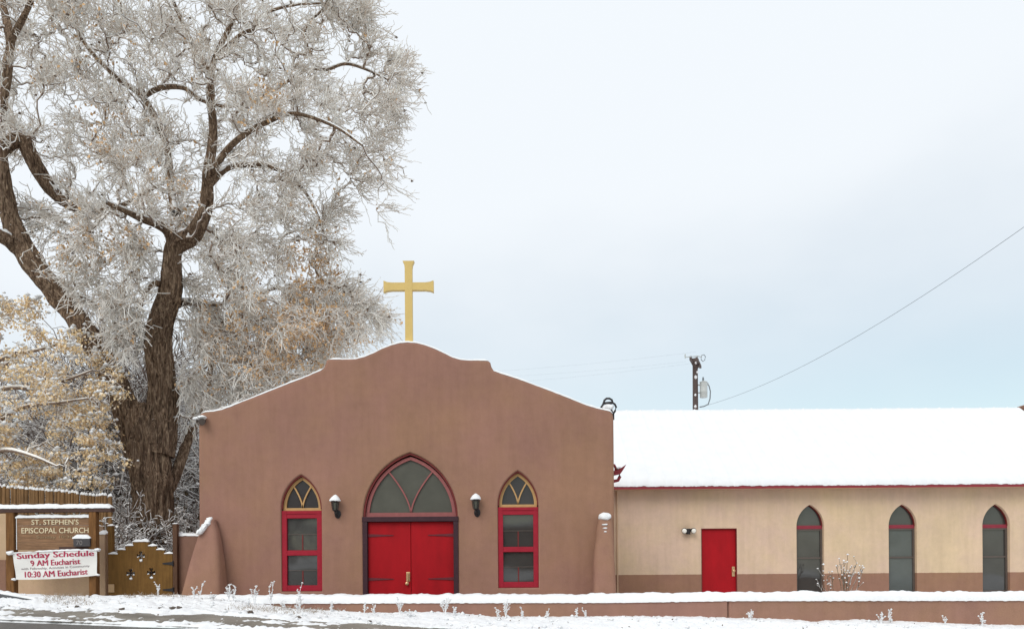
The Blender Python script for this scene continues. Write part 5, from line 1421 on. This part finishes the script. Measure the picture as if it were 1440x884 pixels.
for (x0, y0, x1, y1) in ((972.5, 509, 976, 517), (983, 511, 980, 518)):
    mb = MB(); mb.tube([q(x0, y0, -0.12), q(x1, y1, -0.13)], 0.045, 6); po.part('brace', mb, M['pole'])
mb = MB(); mb.tube([q(963.5, 502), q(971, 501.5), q(980, 500.5), q(987, 501.5)], 0.022, 6); mb.tube([q(963.5, 497.5), q(963.5, 503.5)], 0.03, 6); po.part('bracket_rod', mb, M['galv'])
mb = MB(); mb.tube([q(986, 502), q(987, 499), q(990, 498.5), q(992, 501), q(991, 506), q(988.5, 508), q(986, 505.5), q(986, 502)], 0.018, 6); po.part('jumper_loop', mb, M['wire'], smooth=True)
tc = q(989.2, 559); mb = MB(); r = 5.2 * PD / F; h = 22.5 * PD / F
mb.lathe((tc.x, PD - 0.05, tc.z), [(r * 0.96, 0), (r, 0.03), (r, h * 0.33), (r * 1.03, h * 0.34), (r * 1.03, h * 0.37), (r, h * 0.38), (r, h * 0.92), (r * 1.06, h * 0.93), (r * 1.06, h * 0.97), (r * 0.5, h * 1.03), (0.02, h * 1.05)], 24); tr = po.part('transformer', mb, M['galv'], smooth=True)
mb = MB(); mb.lathe((tc.x - 0.02, PD - 0.05, tc.z + h), [(0.04, 0), (0.05, 0.06), (0.03, 0.08), (0.05, 0.12), (0.03, 0.16), (0.04, 0.19), (0.01, 0.22)], 10); po.part('bushing', mb, M['wire'], tr, smooth=True)
for py_ in (541, 552):
    mb = MB(); mb.tube([q(979, py_), q(984.5, py_)], 0.035, 6); po.part('mount_arm', mb, M['galv'], tr)
mb = MB(); mb.tube([q(995, 540), q(997, 542), q(999, 550), (q(998.5, 560)), q(996, 568), q(990, 571), q(984, 572)], 0.028, 6); po.part('drop_cable', mb, M['wire'], smooth=True)
mb = MB(); mb.tube([q(995, 538.5), q(995, 541)], 0.06, 8); po.part('bushing', mb, M['galv'], tr)
for (px_, py_, r) in ((978, 511, .07), (979.5, 524, .06), (977.5, 531, .09), (977, 556, .06), (977, 572, .07)):
    mb = MB(); p = q(px_, py_, -0.14); mb.blob(p, (r, 0.04, r * 1.1), 1, 0.3, px_); po.part('snow_patch', mb, M['snow'], smooth=True)
for py_ in (541, 550, 572):
    mb = MB(); mb.tube([q(974, py_, -0.0), q(981.5, py_, -0.0)], 0.02, 5); po.part('step_bolt', mb, M['iron'])
def wire(name, a, b, sag, r, label, group=None, n=40):
    a, b = Vector(a), Vector(b); mb = MB()
    mb.tube([a.lerp(b, i / n) - Vector((0, 0, 4 * sag * (i / n) * (1 - i / n))) for i in range(n + 1)], r, 5)
    solo(name, mb, M['wire'], label, 'wire', group, smooth=True, origin=a)
# service drop climbing towards the street: passes through (1240,465) and (1440,332)
wire('service_wire', q(981, 573), P(1560, 232, 17.0), 0.75, 0.0065, 'dark service cable climbing from the power pole towards the street')
for k, (py_, dz) in enumerate(((502, 0.0), (501, 0.02), (511, 0.0))):
    a = q(972 - k, py_, (-1.0, 1.0, 0.0)[k]); b = P(420, py_ + 22 + 5 * k, 55)
    wire('power_line', a, b, 0.5, 0.0018, 'faint thin overhead line leaving the power pole behind the church', 'overhead lines behind the church')
# ------------------------------------------------------------------ weeds, bush, litter
def gz(x, y): return ground_z(x, y)
def weed(px_, py_top, D, bushy, k):
    p = P(px_, py_top, D); z0 = gz(p.x, D) - 0.03; H = max(0.12, p.z - z0)
    g = np.random.default_rng(100 + k)
    zone = 'facing the wooden gate' if px_ < 260 else 'facing the church buttress by the gate' if px_ < 340 else 'facing the window with diagonal reflections' if px_ < 460 else 'facing the red double doors' if px_ < 650 else 'facing the church corner beside the wing' if px_ < 900 else 'facing the plain red door of the wing' if px_ < 1100 else 'facing the arched wing windows'
    t = Thing('dry_weed', ('branching snow dusted dry weed ' if bushy > 1 else 'thin snow dusted weed stalk ') + 'in the snowbank ' + zone, 'weed', (p.x, D, z0), 'dry weeds in the snowbank')
    n = 2 + bushy; st = np.zeros((n, 6, 3)); s_ = np.linspace(0, 1, 6)
    for i in range(n):
        ax, ay = g.normal() * 0.10, g.normal() * 0.10; h = H * (1 if i == 0 else 0.45 + 0.5 * g.random())
        st[i] = np.stack([p.x + ax * s_ * h + 0.01 * g.normal(size=6) * s_, D + ay * s_ * h, z0 + h * s_], 1)
    a = spawn(st, 5, 0.03, 0.10, np.array([p.x, D, z0]), g, 4, 0.3, 0.5, 0.0, 0.5, 0.3, 0.6)
    V1, F1 = tube_batch(st, np.linspace(0.006, 0.004, 6)[None] * np.ones((n, 1)), 5); V2, F2 = tube_batch(a, np.full((len(a), 4), 0.0035), 4)
    np_obj('stalks', np.vstack([V1, V2]), np.vstack([F1, F2 + len(V1)]), M['weedstalk'], t, True)
    cl = np.vstack([a[:, -1], st[:, -1], st[:, 4], a[::2, 2]]); V, Fq = icos(cl, 0.011 + 0.013 * g.random(len(cl)), g)
    np_obj('snow_tufts', V, Fq, M['snow'], t, True)
for k, (px_, py_, D, b_) in enumerate([(222, 824, 13.9, 0), (273, 826, 13.8, 0), (281, 820, 13.8, 0), (322, 821, 13.75, 2), (328, 824, 13.7, 1), (358, 824, 13.7, 1), (380, 822, 13.7, 1), (422, 825, 13.75, 2), (418, 842, 13.6, 1), (465, 848, 13.7, 0), (512, 852, 13.6, 0), (526, 854, 13.6, 0), (562, 842, 13.65, 2), (626, 840, 13.7, 3), (640, 858, 13.5, 1), (711, 842, 13.7, 2), (735, 858, 13.7, 1), (770, 861, 13.8, 0), (811, 859, 13.8, 0), (823, 862, 13.8, 0), (1055, 860, 13.8, 2), (1239, 863, 13.8, 1), (1254, 860, 13.8, 1), (1329, 868, 13.8, 0), (1381, 863, 13.8, 2), (400, 850, 13.4, 1), (350, 846, 13.5, 1), (300, 843, 13.6, 1), (700, 858, 13.5, 1), (575, 862, 13.4, 0)]):
    weed(px_, py_, D, b_, k)
# twiggy bush before the wing
BD = 19.2; c = P(1184, 826, BD)
bu = Thing('bare_bush', 'bare twiggy bush with snow tufts before the cream wing wall', 'bush', (c.x, BD, 0.0))
g = np.random.default_rng(77)
tips = [(1158, 793), (1170, 803), (1163, 815), (1150, 820), (1192, 779), (1180, 785), (1205, 791), (1213, 795), (1183, 800), (1200, 806), (1208, 812), (1176, 795), (1196, 797), (1188, 812), (1168, 822), (1212, 804), (1187, 790)]
st = []
for a, b in tips:
    base = P(1170 if a < 1172 else 1189, 845, BD); tip_ = P(a, b, BD + g.normal() * 0.15); base = Vector((base.x + g.normal() * 0.05, base.y + g.normal() * 0.05, 0.0))
    s_ = np.linspace(0, 1, 7)[:, None]; m_ = np.array(base.lerp(tip_, 0.5)) + np.array([0, 0, 0.12]) + g.normal(size=3) * 0.05
    st.append((1 - s_) ** 2 * np.array(base) + 2 * s_ * (1 - s_) * m_ + s_ ** 2 * np.array(tip_))
st = np.array(st); a = spawn(st, 3, 0.08, 0.22, np.array([c.x, BD, 0.3]), g, 4, 0.3, 0.5, 0.0, 0.6, 0.45)
V1, F1 = tube_batch(st, np.linspace(0.011, 0.006, 7)[None] * np.ones((len(st), 1)), 5); V2, F2 = tube_batch(a, np.full((len(a), 4), 0.005), 4)
np_obj('stems', np.vstack([V1, V2]), np.vstack([F1, F2 + len(V1)]), bark_snow('bush twig', srgb(112, 96, 80), 0.1, 0.6, 12), bu, True)
cl = np.vstack([a[g.random(len(a)) < 0.7, -1], st[:, -1], st[::2, 5]]); V, Fq = icos(cl, 0.016 + 0.022 * g.random(len(cl)), g); np_obj('snow_tufts', V, Fq, M['snow'], bu, True)
sel = a[g.random(len(a)) < 0.4, -1]; V, Fq = quads(sel, 0.05, g); np_obj('dead_leaves', V, Fq, plain('grey dead leaf', srgb(96, 88, 70), 0.8), bu, False)
# leaf litter poking out of the snowbank
n = 260; lx = -9 + 19 * g.random(n); ly = 12.3 + 1.65 * g.random(n) ** 0.9
dens = np.array([0.25 + 0.75 * (N3(x * 1.1, y * 2.5, 9) > 0.0) for x, y in zip(lx, ly)]); k_ = g.random(n) < dens; lx, ly = lx[k_], ly[k_]
cl = np.array([(x, y, gz(x, y) + 0.006) for x, y in zip(lx, ly)]); V, Fq = quads(cl, 0.028, g)
o = np_obj('leaf_litter', V, Fq, plain('wet leaf litter', srgb(120, 104, 90), 0.8), None, False); setp(o, 'dark leaf litter scattered over the roadside snowbank', 'leaves', None, 'stuff')
n = 420; lx = -8.5 + 18.5 * g.random(n); ly = 12.5 + 1.45 * g.random(n)
cl = np.array([(x, y, gz(x, y) + 0.005) for x, y in zip(lx, ly)]); V, Fq = icos(cl, 0.02 + 0.035 * g.random(len(cl)) ** 2, g)
o = np_obj('snow_clods', V, Fq, M['snow'], None, True); setp(o, 'loose snow clods scattered over the roadside snowbank', 'snow', None, 'stuff')
for k, (px_, py_, r_) in enumerate(((172, 858, .045), (225, 861, .03), (243, 863, .05), (252, 863, .045), (352, 867.5, .05), (420, 871, .04), (108, 857, .03), (520, 876, .03))):
    p = P(px_, py_, 12.75); z_ = gz(p.x, 12.75)
    mb = MB(); mb.blob((p.x, 12.75, z_ + r_ * 0.1), (r_ * 1.1, r_ * 0.8, r_ * 0.55), 2, 0.35, k * 3.3)
    solo('earth_clod', mb, plain('dark wet earth %d' % k, srgb(96, 86, 78), 0.9), 'dark wet clod of earth at the foot of the snowbank along the pavement', 'clod', 'clods along the pavement', smooth=True, origin=(p.x, 12.75, z_))
# dry grass stubble showing through the bank below the sign and gate
n = 2600; gpx = 60 + 420 * g.random(n); gD = 13.0 + 0.95 * g.random(n); gx = (gpx - CX) / F * gD
k_ = np.array([N3(x * 0.9, y * 2.2, 5.5) + 0.5 * N3(x * 3, y * 4, 1.5) > 0.08 for x, y in zip(gx, gD)]); gx, gD = gx[k_], gD[k_]
b0 = np.array([(x, y, gz(x, y) - 0.01) for x, y in zip(gx, gD)]); hgt = 0.03 + 0.05 * g.random(len(b0))
s_ = np.linspace(0, 1, 3)[None, :, None]; lean = g.normal(size=(len(b0), 1, 3)) * np.array([0.6, 0.6, 0.1]) + np.array([0, 0, 1.0])
V, Fq = tube_batch(b0[:, None, :] + lean * s_ * hgt[:, None, None], np.linspace(0.0035, 0.0015, 3)[None] * np.ones((len(b0), 1)), 3)
o = np_obj('dry_grass', V, Fq, bark_snow('dry grass', srgb(150, 130, 104), 0.2, 0.8, 20), None, False); setp(o, 'dry grass stubble poking through the snowbank below the gate', 'grass', None, 'stuff')
# low house across the street (seen in the window glass)
hh = Thing('street_house', 'low brown flat roofed house across the street', 'house', (0, -28, 0.2))
mb = MB(); mb.box(-7, 6, -33, -27, -0.3, 3.4, 0.08); hh.part('wall', mb, M['stub'])
mb = MB(); mb.box(-7.02, 6.02, -33.02, -26.98, 3.3, 3.55, 0.05); hh.part('roof_snow', mb, M['snow'])
for x in (-5, -1.5, 3):
    mb = MB(); mb.box(x, x + 1.3, -26.995, -26.95, 1.2, 2.4); hh.part('window', mb, M['glass'])
